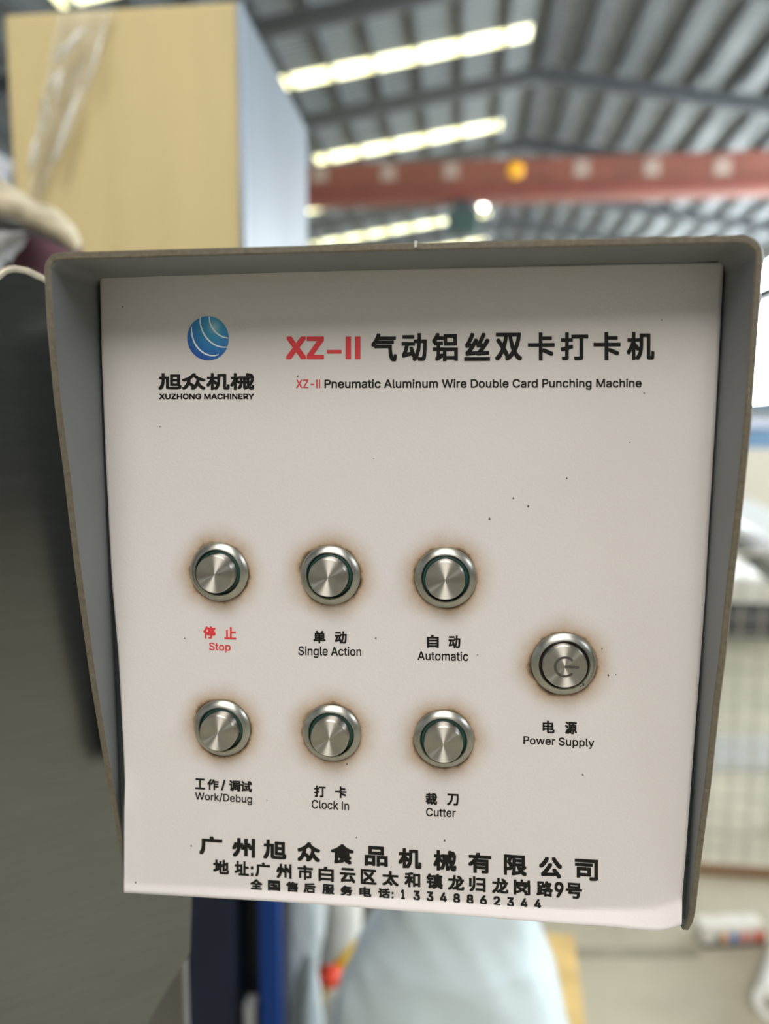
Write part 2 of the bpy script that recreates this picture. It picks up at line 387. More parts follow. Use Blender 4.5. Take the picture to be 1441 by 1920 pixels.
face = obj('face_label', b, M_sticker, cb, True, origin=so)
sd = face.modifiers.new('thickness', 'SOLIDIFY'); sd.thickness = 0.0003; sd.offset = -1

# --- printing on the label
TY = SY - 0.00008
_cache = {}
LATIN = json.loads(r'''{" ":[188,[]],"-":[453,[[[337,244,337,188,114,188,114,244]]]],"/":[249,[[[235,533,71,-76,14,-76,178,533]]]],"0":[453,[[[227,-7,199,-5,174,1,151,11,130,24,111,41,95,62,80,86,69,113,60,144,53,178,49,214,48,254,49,294,53,330,60,364,69,395,81,422,95,447,112,467,130,484,151,498,174,508,200,514,227,516,254,514,279,508,302,498,323,484,342,467,358,447,372,422,384,395,393,364,400,330,404,294,405,254,404,214,400,178,393,144,384,113,373,86,359,62,342,41,323,24,302,11,279,1,254,-5],[227,50,245,51,261,56,276,63,290,74,303,87,313,103,323,122,330,144,336,168,340,194,343,223,344,254,343,285,340,314,336,341,330,365,323,387,313,405,303,422,290,435,276,446,261,453,245,458,227,460,209,458,192,453,177,446,163,435,151,422,140,405,131,387,123,365,117,341,113,314,110,285,109,254,110,223,113,194,117,168,123,144,131,122,140,103,151,87,163,74,177,63,192,56,209,51]]]],"1":[453,[[[76,0,76,55,391,55,391,0]],[[276,509,276,0,212,0,212,448,209,448,86,358,86,427,198,509]]]],"2":[453,[[[64,0,64,47,234,229,282,282,291,294,299,305,305,316,311,327,315,337,318,348,320,360,320,371,319,385,317,397,313,408,308,419,301,428,293,436,283,443,273,449,262,454,250,457,237,459,224,460,209,459,196,457,184,453,172,447,162,441,153,433,145,424,139,413,134,402,130,390,128,376,127,362,66,362,67,384,71,405,77,424,86,442,98,459,111,473,126,486,143,496,162,505,182,511,203,514,225,516,247,514,268,511,288,505,306,497,323,486,337,474,350,461,361,445,370,428,376,411,380,392,381,372,380,358,378,345,375,331,371,318,365,304,357,290,347,275,336,259,322,241,306,223,288,202,267,180,153,60,153,57,389,57,389,0]]]],"3":[453,[[[218,-7,195,-6,173,-3,152,2,133,10,114,19,98,30,83,43,70,57,60,74,52,91,46,111,44,132,109,132,111,119,115,107,120,97,126,87,134,78,144,71,154,64,165,59,178,55,191,52,204,50,219,50,234,51,248,53,262,56,275,61,287,67,297,74,307,83,315,93,321,104,325,116,328,130,329,145,328,158,326,172,322,184,316,196,308,207,299,217,288,226,275,234,260,240,242,244,223,247,201,248,157,248,157,299,288,448,288,452,70,452,70,509,372,509,372,461,211,278,211,289,239,290,264,288,287,284,308,276,327,265,344,253,359,239,371,222,381,205,387,186,392,166,393,145,392,123,387,103,380,84,370,66,358,50,344,36,327,23,309,12,288,4,266,-2,243,-6]]]],"4":[453,[[[40,105,40,158,247,509,311,509,109,166,109,163,413,163,413,105]],[[282,0,282,121,282,146,282,318,343,318,343,0]]]],"5":[453,[[[221,-7,199,-6,178,-2,159,3,140,11,123,21,108,32,94,45,83,60,73,76,66,93,62,111,60,130,122,130,124,119,127,108,132,98,138,89,145,80,154,73,163,66,173,60,184,56,196,52,208,50,221,50,236,51,250,53,264,58,276,64,288,72,298,82,307,92,314,104,320,117,324,131,327,146,328,162,327,178,324,193,320,208,314,221,306,233,297,244,286,254,275,262,262,269,248,273,233,276,218,277,205,276,192,275,180,272,167,268,156,264,145,258,136,252,128,246,67,253,96,509,366,509,366,452,151,452,134,301,136,301,145,308,155,315,166,320,178,325,190,329,203,331,216,333,229,334,247,333,263,330,279,326,294,321,308,314,321,306,334,296,345,285,355,273,364,260,372,246,379,231,384,215,388,199,390,181,391,163,390,139,385,117,379,95,369,76,357,57,343,41,327,27,309,15,289,6,268,-1,245,-5]]]],"6":[453,[[[226,-7,203,-5,182,-1,161,5,142,15,125,26,109,40,96,56,84,74,75,94,69,115,65,138,64,162,65,180,68,199,73,219,80,239,89,261,102,285,118,311,137,340,252,509,322,509,151,261,145,261,149,268,154,275,159,281,165,288,172,293,179,299,187,303,196,307,205,310,214,312,224,314,235,314,257,313,278,309,298,303,316,295,332,284,346,271,359,257,370,240,378,221,384,201,388,180,389,157,388,134,384,112,377,92,368,73,356,55,343,39,327,26,310,14,291,5,271,-2,249,-6],[226,48,241,49,254,52,267,56,279,63,289,70,299,79,307,90,314,101,320,114,324,128,327,142,327,157,327,173,324,187,320,201,314,213,307,225,299,235,289,244,279,251,267,258,254,262,241,264,226,265,212,264,198,262,186,258,174,252,163,244,153,235,145,225,138,214,132,201,128,188,126,174,125,158,126,143,128,128,132,114,138,102,145,90,153,79,163,70,174,63,186,56,198,52,212,49]]]],"7":[453,[[[97,0,323,448,323,452,62,452,62,509,391,509,391,449,165,0]]]],"8":[453,[[[226,-7,201,-6,178,-2,156,3,136,11,117,21,101,33,86,47,74,62,64,78,57,96,53,115,52,135,53,151,55,166,59,181,65,195,72,208,81,220,90,231,101,241,113,249,125,256,139,261,153,265,153,267,135,273,119,282,105,293,93,308,83,324,76,342,72,360,70,380,72,399,75,417,82,434,90,450,101,464,114,477,129,488,146,498,164,506,184,511,204,514,226,516,248,514,269,511,288,506,306,498,323,488,337,477,350,464,361,450,370,434,377,417,380,399,382,380,380,361,376,342,369,324,359,308,347,293,333,282,318,273,300,267,300,265,314,261,327,256,339,249,351,241,362,231,372,220,380,208,387,195,393,181,397,166,400,151,401,135,399,115,395,96,388,78,378,62,366,47,352,33,335,21,317,11,296,3,275,-2,251,-6],[226,49,243,50,258,52,272,55,285,60,296,66,307,74,315,82,323,91,329,102,333,113,336,126,337,139,336,152,333,165,329,177,322,189,314,199,305,208,295,216,283,223,270,228,256,232,242,234,226,235,211,234,196,232,182,228,169,223,157,216,147,208,138,199,130,189,123,177,119,165,116,152,115,139,116,126,119,113,123,102,129,91,136,82,145,74,156,66,167,60,180,55,195,52,210,50],[226,290,239,290,252,292,263,296,274,300,284,306,293,313,300,321,307,330,312,341,316,351,318,363,319,376,318,388,316,399,313,410,308,420,301,429,294,437,285,444,275,449,264,454,252,457,240,459,226,460,213,459,200,457,188,454,177,449,167,444,159,437,151,429,145,420,139,410,136,399,134,388,133,376,134,363,136,351,139,341,145,330,151,321,159,313,168,306,178,300,189,296,201,292,213,290]]]],"9":[453,[[[226,516,249,514,271,510,291,503,310,494,328,482,343,468,356,452,368,434,377,414,384,393,388,371,389,347,388,328,385,309,380,290,373,270,363,248,350,224,334,197,315,168,200,0,130,0,301,248,307,248,303,240,299,234,294,227,287,221,281,215,273,210,265,206,257,202,248,199,238,196,228,195,218,195,195,196,175,199,155,206,137,214,121,225,106,237,94,252,83,269,74,287,68,307,65,329,64,352,65,375,69,397,75,417,85,436,96,454,110,469,125,483,143,494,162,504,182,510,203,514],[226,460,212,459,199,457,186,452,174,446,163,438,154,429,145,419,138,407,133,395,129,381,126,367,125,352,126,336,129,322,133,308,138,295,145,284,154,274,163,265,174,257,186,251,199,247,212,244,226,243,240,244,254,247,267,251,279,257,289,265,299,273,307,284,314,295,320,308,324,321,327,335,327,350,327,366,324,381,320,394,314,407,307,419,299,429,290,438,279,446,267,452,254,457,241,459]]]],":":[188,[[[95,-4,86,-4,78,-1,70,3,63,9,57,16,53,24,50,32,50,41,50,50,53,59,57,66,63,73,70,79,78,83,86,86,95,87,104,86,113,83,121,79,128,73,134,66,138,59,140,50,141,41,140,32,138,24,134,16,128,9,121,3,113,-1,104,-4]],[[95,271,86,272,78,274,70,278,63,284,57,291,53,299,50,307,50,316,50,325,53,334,57,342,63,349,70,354,78,359,86,361,95,362,104,361,113,359,121,354,128,349,134,342,138,334,140,325,141,316,140,307,138,299,134,291,128,284,121,278,113,274,104,272]]]],"A":[480,[[[16,0,201,509,276,509,463,0,395,0,287,302,264,372,232,478,245,478,213,371,191,302,85,0]],[[110,142,110,199,370,199,370,142]]]],"C":[510,[[[267,-7,235,-5,205,1,177,11,150,25,126,42,104,63,86,88,70,115,57,146,48,179,42,215,40,254,42,293,48,329,57,362,70,393,86,421,104,445,126,466,150,484,177,498,205,508,235,514,267,516,286,515,305,513,323,509,340,504,357,498,373,490,388,481,402,471,415,460,427,447,438,433,448,418,456,402,463,385,469,367,473,348,408,348,405,361,401,373,395,384,389,395,382,404,375,413,366,421,357,428,348,435,337,440,327,445,315,449,304,452,292,454,280,455,267,456,245,454,223,450,203,443,184,432,166,419,150,403,137,385,125,364,116,340,109,314,105,285,103,254,105,223,109,194,116,168,125,145,137,123,151,105,166,89,184,76,203,66,223,59,245,54,267,53,280,53,292,55,304,57,315,60,327,64,337,69,348,74,357,81,366,88,375,96,382,105,389,114,395,125,401,136,405,148,408,160,473,160,469,142,463,124,457,107,448,91,438,76,428,62,416,49,402,38,388,28,373,19,357,11,341,5,323,0,305,-4,286,-6]]]],"D":[502,[[[219,0,96,0,96,57,215,57,244,58,272,63,296,70,318,81,337,94,354,110,368,128,379,149,388,172,394,198,398,226,399,255,398,285,394,312,388,337,379,361,368,381,354,399,338,415,320,428,299,438,275,446,249,450,221,452,93,452,93,509,225,509,261,507,294,501,325,492,353,478,377,461,399,441,418,418,433,391,446,361,455,329,460,293,462,255,460,217,455,181,446,149,433,119,417,92,398,68,376,48,351,31,322,17,291,8,256,2]],[[125,509,125,0,60,0,60,509]]]],"E":[419,[[[60,0,60,509,372,509,372,452,125,452,125,286,355,286,355,229,125,229,125,57,375,57,375,0]]]],"G":[520,[[[269,-7,236,-5,205,1,176,11,149,25,125,43,104,64,85,88,69,116,57,146,47,179,42,215,40,254,42,293,47,329,57,362,69,393,85,421,103,445,125,466,149,484,175,498,203,508,233,514,265,516,285,515,304,513,322,509,340,504,358,497,374,489,389,480,403,469,416,458,429,445,439,431,449,416,458,401,465,384,470,367,474,349,408,349,404,361,399,372,393,383,387,393,380,403,373,411,365,420,356,427,347,434,337,439,326,444,315,448,304,452,291,454,279,455,265,456,243,454,222,450,202,443,183,432,166,419,150,404,137,385,125,364,116,340,109,314,105,285,103,254,105,223,109,194,116,168,125,145,137,124,151,105,166,90,184,76,203,66,224,59,246,54,269,53,290,54,309,57,328,63,345,71,360,81,374,93,386,107,396,123,404,141,410,160,414,180,415,202,434,199,283,199,283,256,478,256,478,200,476,170,471,141,463,115,451,91,436,69,419,50,399,33,377,19,352,8,326,0,298,-5]]]],"H":[517,[[[60,0,60,509,125,509,125,289,392,289,392,509,457,509,457,0,392,0,392,232,125,232,125,0]]]],"I":[190,[[[62,0,62,509,128,509,128,0]]]],"M":[628,[[[60,0,60,509,152,509,277,187,287,159,299,123,311,84,322,49,307,49,318,83,330,121,342,158,352,187,476,509,568,509,568,0,504,0,504,291,504,327,505,369,506,413,507,457,513,457,498,409,482,363,467,322,456,291,342,0,286,0,170,291,159,321,145,361,129,408,112,457,119,457,120,416,121,372,122,328,122,291,122,0]]]],"N":[523,[[[60,0,60,509,136,509,343,183,363,151,388,107,414,55,405,54,401,108,399,157,399,195,399,509,463,509,463,0,387,0,202,290,177,331,148,381,108,452,119,454,122,384,124,328,125,291,125,0]]]],"O":[533,[[[267,-7,235,-5,205,1,177,11,150,25,126,42,105,63,86,88,70,115,57,146,48,179,42,215,40,254,42,293,48,329,57,362,70,393,86,421,105,445,126,466,150,484,177,498,205,508,235,514,267,516,299,514,329,508,357,498,384,484,408,466,429,445,448,421,464,393,477,362,486,329,491,293,493,254,491,215,486,179,477,146,464,115,448,88,429,63,408,42,384,25,357,11,329,1,299,-5],[267,53,289,54,310,59,330,66,349,76,367,89,383,105,396,123,408,144,418,168,425,194,429,223,430,254,429,286,425,314,418,341,408,365,396,386,383,404,367,420,349,433,330,443,310,450,289,454,267,456,245,454,223,450,203,443,184,433,167,420,151,404,137,385,125,364,116,340,109,314,105,285,103,254,105,223,109,194,116,168,125,144,137,123,151,105,167,89,184,76,203,66,223,59,245,54]]]],"P":[430,[[[60,0,60,509,245,509,294,507,331,493,364,469,389,436,405,397,410,354,405,311,389,272,364,239,331,215,294,201,245,199,125,199,125,0],[125,255,245,255,279,258,301,267,320,283,334,303,343,328,346,354,343,380,334,405,320,425,301,441,279,450,245,453,125,453]]]],"R":[449,[[[60,0,60,509,236,509,264,507,290,504,313,497,333,489,351,478,367,465,380,450,390,433,399,415,405,395,408,374,409,352,408,330,405,309,399,290,390,271,380,255,367,240,351,228,333,217,312,209,289,203,264,199,236,198,96,198,96,255,234,255,252,256,269,258,284,262,298,267,309,273,319,281,327,290,334,300,339,312,342,324,344,338,345,352,344,367,342,380,339,393,334,405,327,415,319,425,309,433,298,440,284,445,269,449,252,451,233,452,125,452,125,0]],[[353,0,230,229,303,229,428,0]]]],"S":[447,[[[224,-9,197,-8,172,-4,149,1,128,9,108,19,91,31,76,45,64,60,54,77,46,96,41,115,38,137,104,137,107,123,110,110,116,98,123,88,132,79,142,71,154,64,166,59,180,55,194,52,209,50,224,49,241,50,257,52,272,55,286,60,299,66,311,74,321,82,329,92,336,102,341,114,345,126,346,139,345,151,342,161,338,171,332,179,325,186,316,193,307,199,296,205,284,209,272,214,259,218,245,222,184,239,154,249,128,260,105,274,86,289,71,307,60,326,54,348,52,372,53,393,58,413,65,431,75,448,87,463,102,476,119,488,138,498,158,506,180,511,203,514,227,516,252,514,275,511,296,505,316,498,334,488,351,476,365,463,377,449,387,433,394,415,399,397,401,378,337,378,334,396,326,412,316,426,302,437,286,447,267,453,247,457,225,459,209,458,194,456,180,452,167,448,156,442,145,435,136,427,129,418,123,409,118,398,116,387,115,376,116,363,119,352,124,342,131,334,139,326,148,319,158,313,169,308,180,304,191,300,202,296,212,293,264,279,312,264,324,258,336,252,347,245,359,238,369,229,379,220,387,209,395,198,401,185,405,171,407,155,408,139,407,118,403,99,396,81,386,64,374,48,360,34,343,21,323,11,302,2,278,-4,252,-8]]]],"U":[517,[[[259,-8,230,-7,203,-2,177,5,154,15,133,28,114,43,98,60,85,80,74,101,66,124,62,148,60,173,60,509,124,509,124,178,125,160,128,144,133,128,141,113,150,99,160,87,173,77,187,68,203,61,220,56,239,53,259,52,279,53,298,56,315,61,331,68,345,77,357,87,368,99,377,113,384,128,389,144,392,160,393,178,393,509,457,509,457,173,456,148,451,124,443,101,433,80,419,60,403,43,384,28,363,15,340,5,315,-2,288,-7]]]],"W":[686,[[[155,0,16,509,82,509,163,196,175,145,187,94,197,40,189,40,200,94,211,145,224,196,306,509,380,509,462,196,474,145,486,94,497,40,488,40,499,94,510,145,523,196,603,509,670,509,530,0,455,0,368,323,351,391,336,475,350,475,335,395,318,323,230,0]]]],"X":[474,[[[18,0,217,284,217,236,29,509,104,509,178,400,204,361,223,329,243,292,232,292,252,329,272,361,298,400,374,509,446,509,259,239,259,287,456,0,382,0,292,129,268,165,250,195,230,231,244,231,225,196,206,166,182,129,91,0]]]],"Y":[472,[[[203,0,203,208,16,509,91,509,192,344,222,292,229,279,236,264,243,248,250,230,224,230,231,248,237,265,244,280,251,293,280,344,381,509,455,509,268,208,268,0]]]],"Z":[438,[[[42,0,42,46,273,385,306,431,341,476,348,454,285,452,223,452,40,452,40,509,397,509,397,462,169,129,134,81,97,33,90,54,152,57,214,57,399,57,399,0]]]],"a":[389,[[[160,-9,142,-8,126,-5,110,-1,94,5,80,12,68,22,57,32,48,45,40,58,35,73,31,90,30,108,31,123,34,138,38,150,43,161,50,171,58,179,67,187,78,193,89,199,100,203,112,207,125,211,178,220,234,227,244,228,252,230,259,232,265,235,270,238,273,243,275,248,276,255,276,257,275,268,273,279,271,288,267,297,262,304,256,311,248,317,240,322,230,326,220,329,208,330,196,331,183,330,171,329,159,326,149,322,140,318,132,313,124,307,118,301,112,294,107,288,103,281,100,274,41,291,48,308,57,322,67,335,79,346,91,355,104,364,118,370,133,375,148,379,163,382,179,384,194,384,204,384,215,383,227,382,239,379,251,376,263,372,275,367,286,360,296,353,306,343,315,333,322,320,329,306,333,290,336,272,337,251,337,0,277,0,277,52,272,52,269,45,264,38,258,32,252,25,244,18,236,12,226,6,215,1,203,-3,190,-6,176,-8],[170,45,187,46,202,49,216,53,228,59,239,66,248,74,257,83,263,93,269,104,272,115,275,126,276,138,276,190,273,188,270,186,265,184,259,182,231,176,200,171,175,168,165,166,154,164,144,162,134,159,125,155,117,150,110,145,103,139,98,132,95,124,93,115,92,105,92,95,94,87,98,79,102,72,107,66,114,61,121,56,130,52,139,49,149,47,159,46]]]],"b":[424,[[[229,-8,213,-7,198,-5,184,-1,172,4,162,10,153,17,145,24,138,31,118,59,112,59,112,0,53,0,53,509,114,509,114,319,118,319,137,346,144,353,152,360,161,367,171,373,183,378,197,381,212,384,229,384,252,383,274,378,294,371,313,361,330,347,345,332,359,313,370,293,379,270,385,245,389,218,390,189,389,160,385,133,379,108,370,84,359,64,346,45,330,29,313,16,294,5,274,-2,252,-7],[220,47,237,48,253,51,267,57,279,66,291,76,301,88,309,101,316,117,321,133,325,151,327,170,328,189,327,209,325,227,321,245,316,261,309,276,301,290,291,301,280,311,267,319,253,325,237,329,220,330,203,329,188,325,174,320,161,312,150,302,140,291,132,278,125,263,120,247,116,229,113,210,113,189,113,169,116,150,120,132,125,115,132,100,140,86,150,75,162,65,174,57,188,51,204,48]]]],"c":[396,[[[207,-8,182,-7,159,-2,137,6,117,16,98,30,82,46,68,64,56,85,46,108,40,133,36,159,34,187,36,216,40,243,46,268,56,291,68,312,82,330,98,346,117,360,137,371,159,378,182,383,207,384,221,384,234,383,247,380,260,377,272,373,284,368,295,362,305,356,315,349,324,341,332,332,340,322,347,312,353,301,358,289,362,277,303,262,301,269,298,276,294,283,290,289,286,295,281,301,276,306,270,311,264,315,257,319,250,322,242,325,234,327,226,329,217,329,207,330,189,329,173,325,158,319,145,310,134,300,124,287,115,274,108,258,103,242,99,224,97,206,96,187,97,169,99,151,103,134,108,117,115,102,124,89,134,76,145,66,158,57,173,51,189,48,207,46,217,47,226,48,234,49,243,52,250,54,258,58,264,62,271,66,277,71,282,76,287,82,292,89,296,95,299,102,302,110,304,117,363,102,359,90,354,78,348,67,341,56,334,46,325,37,316,29,306,21,296,15,285,9,273,4,261,-1,248,-4,235,-6,221,-8]]]],"d":[424,[[[195,-8,172,-7,151,-2,130,5,111,16,94,29,79,45,66,64,55,84,46,108,39,133,35,160,34,189,35,218,39,245,46,270,55,293,66,313,79,332,95,347,112,361,131,371,151,378,173,383,196,384,213,384,228,381,241,378,253,373,263,367,272,360,280,353,287,346,306,319,311,319,311,509,372,509,372,0,313,0,313,59,307,59,287,31,280,24,272,17,263,10,252,4,241,-1,227,-5,212,-7],[205,47,221,48,236,51,250,57,263,65,274,75,284,86,293,100,299,115,305,132,309,150,311,169,312,189,311,210,309,229,305,247,300,263,293,278,284,291,275,302,263,312,251,320,237,325,221,329,205,330,187,329,172,325,157,319,145,311,133,301,124,290,115,276,108,261,103,245,99,227,97,209,96,189,97,170,99,151,103,133,109,117,115,101,124,88,134,76,145,66,158,57,172,51,188,48]]]],"e":[404,[[[212,-8,185,-7,161,-2,138,6,117,16,98,30,82,46,68,64,56,85,46,108,40,132,35,159,34,187,35,215,39,242,46,267,55,290,67,311,81,329,97,346,115,359,135,370,157,378,180,383,205,384,221,384,236,382,251,379,266,374,280,368,294,361,307,351,319,341,331,329,341,315,350,299,357,282,363,263,368,242,370,219,371,194,371,169,75,169,75,221,338,221,310,202,309,220,307,237,303,254,298,269,291,282,283,294,273,305,263,314,250,321,237,326,222,329,205,330,189,329,173,326,159,321,146,313,135,304,125,294,116,282,109,270,103,256,99,241,97,226,96,211,96,178,97,157,100,139,104,122,110,106,118,92,128,80,139,70,151,61,165,55,179,50,195,47,212,46,224,47,234,48,244,50,254,53,263,56,271,61,278,66,285,73,292,80,297,88,302,96,306,105,365,91,360,77,353,63,345,51,335,39,324,29,311,19,298,11,283,4,266,-1,249,-5,231,-7]]]],"g":[425,[[[207,-151,187,-150,168,-148,150,-144,134,-140,119,-134,105,-127,93,-119,82,-110,73,-101,64,-91,57,-80,51,-69,101,-41,122,-66,128,-72,136,-78,145,-83,154,-88,165,-92,178,-95,192,-97,207,-97,229,-96,249,-92,267,-85,282,-75,295,-62,304,-47,310,-28,311,-6,311,68,306,68,287,41,280,34,272,28,263,21,252,16,241,11,227,8,212,5,195,5,173,6,152,10,132,17,113,27,95,39,80,53,67,71,55,90,46,112,39,136,35,163,34,191,35,220,39,246,46,271,55,293,66,314,80,332,95,347,112,361,131,371,152,378,173,383,196,384,213,384,228,382,242,378,253,373,264,367,273,360,281,353,288,346,308,319,313,319,313,379,372,379,372,-9,371,-32,367,-54,360,-73,350,-90,338,-104,324,-117,308,-127,291,-136,271,-142,251,-147,229,-150],[205,59,222,60,237,63,251,68,264,75,275,84,285,95,293,107,300,121,305,137,309,154,312,172,312,193,312,212,309,231,305,248,300,264,293,278,285,291,275,303,264,312,251,320,237,325,222,329,205,330,188,329,172,325,158,320,145,312,134,302,124,290,115,277,109,262,103,246,99,229,97,212,96,193,97,173,99,155,103,138,109,123,116,108,124,96,134,85,145,76,158,68,172,63,188,60]]]],"h":[410,[[[114,227,114,0,53,0,53,509,114,509,114,287,102,287,112,312,124,332,137,349,152,362,169,372,187,379,207,383,227,384,246,383,264,380,280,376,295,369,309,360,321,349,332,336,341,321,348,304,353,285,356,264,357,240,357,0,296,0,296,235,295,256,290,275,283,291,273,304,260,315,246,323,229,328,210,329,197,328,184,326,172,322,161,317,150,311,141,303,133,293,126,283,121,271,117,257,114,243]]]],"i":[167,[[[53,0,53,379,114,379,114,0]],[[84,443,75,444,67,446,60,449,54,455,48,461,44,468,42,475,41,483,42,491,44,499,48,506,54,512,60,517,67,521,75,523,84,524,92,523,100,521,107,517,114,512,119,506,123,499,126,491,126,483,126,475,123,468,119,461,114,455,107,449,100,446,92,444]]]],"k":[381,[[[110,137,110,212,121,212,284,379,360,379,184,199,177,199]],[[53,0,53,509,114,509,114,0]],[[294,0,148,186,191,229,372,0]]]],"l":[189,[[[139,-2,119,-1,101,3,86,10,74,20,65,33,58,47,54,65,53,84,53,509,114,509,114,99,114,87,115,77,117,68,120,62,124,58,130,54,137,53,146,52,160,53,170,54,181,3,162,-1]]]],"m":[610,[[[53,0,53,379,112,379,112,295,108,295,112,310,118,323,125,335,132,346,141,355,151,363,161,370,172,376,183,380,195,384,207,386,219,386,239,385,257,380,273,372,287,361,299,347,309,331,316,314,321,295,312,295,317,308,322,321,329,332,337,343,347,353,357,361,368,369,381,375,394,380,407,383,422,385,437,386,453,385,468,383,483,378,497,372,510,364,522,354,532,342,541,328,548,313,553,296,556,276,557,255,557,0,496,0,496,254,494,273,490,289,483,302,473,313,460,321,447,326,433,329,419,330,406,330,395,328,384,324,374,320,365,314,358,307,351,299,345,290,341,280,338,270,336,259,335,247,335,0,274,0,274,260,273,275,269,288,262,301,253,311,242,320,229,326,215,329,199,330,188,330,178,328,168,325,158,320,148,314,140,307,132,299,126,289,121,278,117,266,114,253,114,238,114,0]]]],"n":[410,[[[114,227,114,0,53,0,53,379,112,379,112,287,102,287,112,312,124,332,137,349,152,362,169,372,187,379,207,383,227,384,246,383,264,380,280,376,295,369,309,360,321,349,332,336,341,321,348,304,353,285,356,264,357,240,357,0,296,0,296,235,295,256,290,275,283,291,273,304,260,315,246,323,229,328,210,329,197,328,184,326,172,322,161,317,150,311,141,303,133,293,126,283,121,271,117,257,114,243]]]],"o":[415,[[[207,-8,182,-7,159,-2,137,6,117,16,98,30,82,46,68,64,56,85,46,108,40,133,36,159,34,187,36,216,40,243,46,268,56,291,68,312,82,330,98,346,117,360,137,371,159,378,182,383,207,384,233,383,256,378,278,371,299,360,317,346,333,330,347,312,359,291,369,268,376,243,380,216,381,187,380,159,376,133,369,108,359,85,347,64,333,46,317,30,299,16,278,6,256,-2,233,-7],[207,46,226,48,242,51,257,57,270,66,282,76,292,89,300,102,307,117,312,134,316,151,318,169,319,187,318,206,316,224,312,242,307,258,300,274,292,287,282,300,270,310,257,319,242,325,226,329,207,330,189,329,173,325,158,319,145,310,134,300,124,287,115,274,108,258,103,242,99,224,97,206,96,187,97,169,99,151,103,134,108,117,115,102,124,89,134,76,145,66,158,57,173,51,189,48]]]],"p":[424,[[[53,-143,53,379,112,379,112,319,118,319,137,346,144,353,152,360,161,367,171,373,183,378,197,381,212,384,229,384,252,383,274,378,294,371,313,361,330,347,345,332,359,313,370,293,379,270,385,245,389,218,390,189,389,160,385,133,379,108,370,84,359,64,346,45,330,29,313,16,294,5,274,-2,252,-7,229,-8,213,-7,198,-5,184,-1,173,4,162,10,153,17,145,24,138,31,118,59,114,59,114,-143],[220,47,237,48,253,51,267,57,279,66,291,76,301,88,309,101,316,117,321,133,325,151,327,170,328,189,327,209,325,227,321,245,316,261,309,276,301,290,291,301,280,311,267,319,253,325,237,329,220,330,203,329,188,325,174,320,161,312,150,302,140,291,132,278,125,263,120,247,116,229,113,210,113,189,113,169,116,150,120,132,125,115,132,100,140,86,150,75,162,65,174,57,188,51,204,48]]]],"r":[259,[[[53,0,53,379,112,379,112,321,115,321,122,335,130,347,140,358,152,367,166,375,181,380,196,384,213,385,229,384,243,384,243,322,230,324,207,326,194,325,182,323,170,319,159,315,149,309,140,301,132,293,126,284,121,273,117,262,114,250,114,237,114,0]]]],"t":[227,[[[204,379,204,327,6,327,6,379]],[[65,471,126,471,126,98,127,86,128,76,132,68,136,61,142,56,150,53,159,51,170,50,185,51,202,54,213,2,192,-3,168,-4,145,-3,125,2,107,10,92,21,80,35,72,52,67,71,65,93]]]],"u":[410,[[[182,-5,164,-4,146,-1,130,4,115,11,101,20,89,31,78,44,69,59,62,76,57,95,54,116,53,139,53,379,114,379,114,144,115,123,119,105,127,89,137,75,150,64,164,56,181,52,200,50,213,51,226,53,238,57,249,62,259,69,268,77,276,86,283,97,289,109,293,122,295,137,296,153,296,379,357,379,357,0,298,0,298,92,307,92,297,67,286,47,272,30,257,17,240,7,222,0,203,-4]]]],"w":[567,[[[138,0,23,379,87,379,133,214,154,137,175,41,165,41,186,135,206,214,252,379,316,379,362,214,382,136,402,41,391,41,413,135,434,214,480,379,545,379,429,0,368,0,319,172,305,225,291,280,277,338,291,338,277,280,263,225,248,172,199,0]]]],"y":[389,[[[47,-139,61,-86,71,-87,80,-89,88,-90,96,-90,104,-89,111,-87,118,-84,124,-80,130,-74,136,-67,141,-58,146,-48,151,-36,163,-1,17,379,84,379,165,155,171,138,177,121,182,104,187,87,206,21,184,21,202,87,224,155,305,379,371,379,204,-58,198,-72,191,-85,184,-97,177,-107,168,-116,159,-124,150,-130,139,-136,128,-140,117,-143,104,-145,91,-145,65,-143]]]],"–":[350,[[[350,244,350,188,0,188,0,244]]]]}''')
def glyphs(text):
    """flat triangles of a piece of text, scaled so that its bounding box is the unit square"""
    if text in _cache: return _cache[text]
    curves = []
    if all(ch in LATIN for ch in text):      # plain grotesque letters from their outlines
        pen = 0
        for ch in text:
            adv, groups = LATIN[ch]
            for g in groups:
                c = bpy.data.curves.new('lettering', 'CURVE'); c.dimensions = '2D'; c.fill_mode = 'BOTH'; curves.append(c)
                for pl in g:
                    sp_ = c.splines.new('POLY'); n_ = len(pl) // 2; sp_.points.add(n_ - 1); sp_.use_cyclic_u = True
                    for i in range(n_): sp_.points[i].co = ((pl[2 * i] + pen) / 1000, pl[2 * i + 1] / 1000, 0, 1)
            pen += adv
    else:
        c = bpy.data.curves.new('lettering', 'FONT'); c.body = text; c.resolution_u = 6; curves.append(c)
    os_ = [bpy.data.objects.new('lettering', c) for c in curves]
    for o in os_: COL.objects.link(o)
    bpy.context.view_layer.update(); dg = bpy.context.evaluated_depsgraph_get(); V = []; Fc = []; Fc_n = []
    for o in os_:
        me = o.evaluated_get(dg).to_mesh(); k = len(V)
        V += [Vector((v.co.x, v.co.y, len(Fc_n) % 2)) for v in me.vertices]; Fc_n.append(1); Fc += [tuple(i + k for i in p.vertices) for p in me.polygons]
    for o, c in zip(os_, curves): bpy.data.objects.remove(o); bpy.data.curves.remove(c)
    x0, x1 = min(v.x for v in V), max(v.x for v in V); y0, y1 = min(v.y for v in V), max(v.y for v in V)
    UV = [((v.x - x0) / (x1 - x0), (v.y - y0) / (y1 - y0), v.z) for v in V]
    _cache[text] = (UV, Fc); return UV, Fc
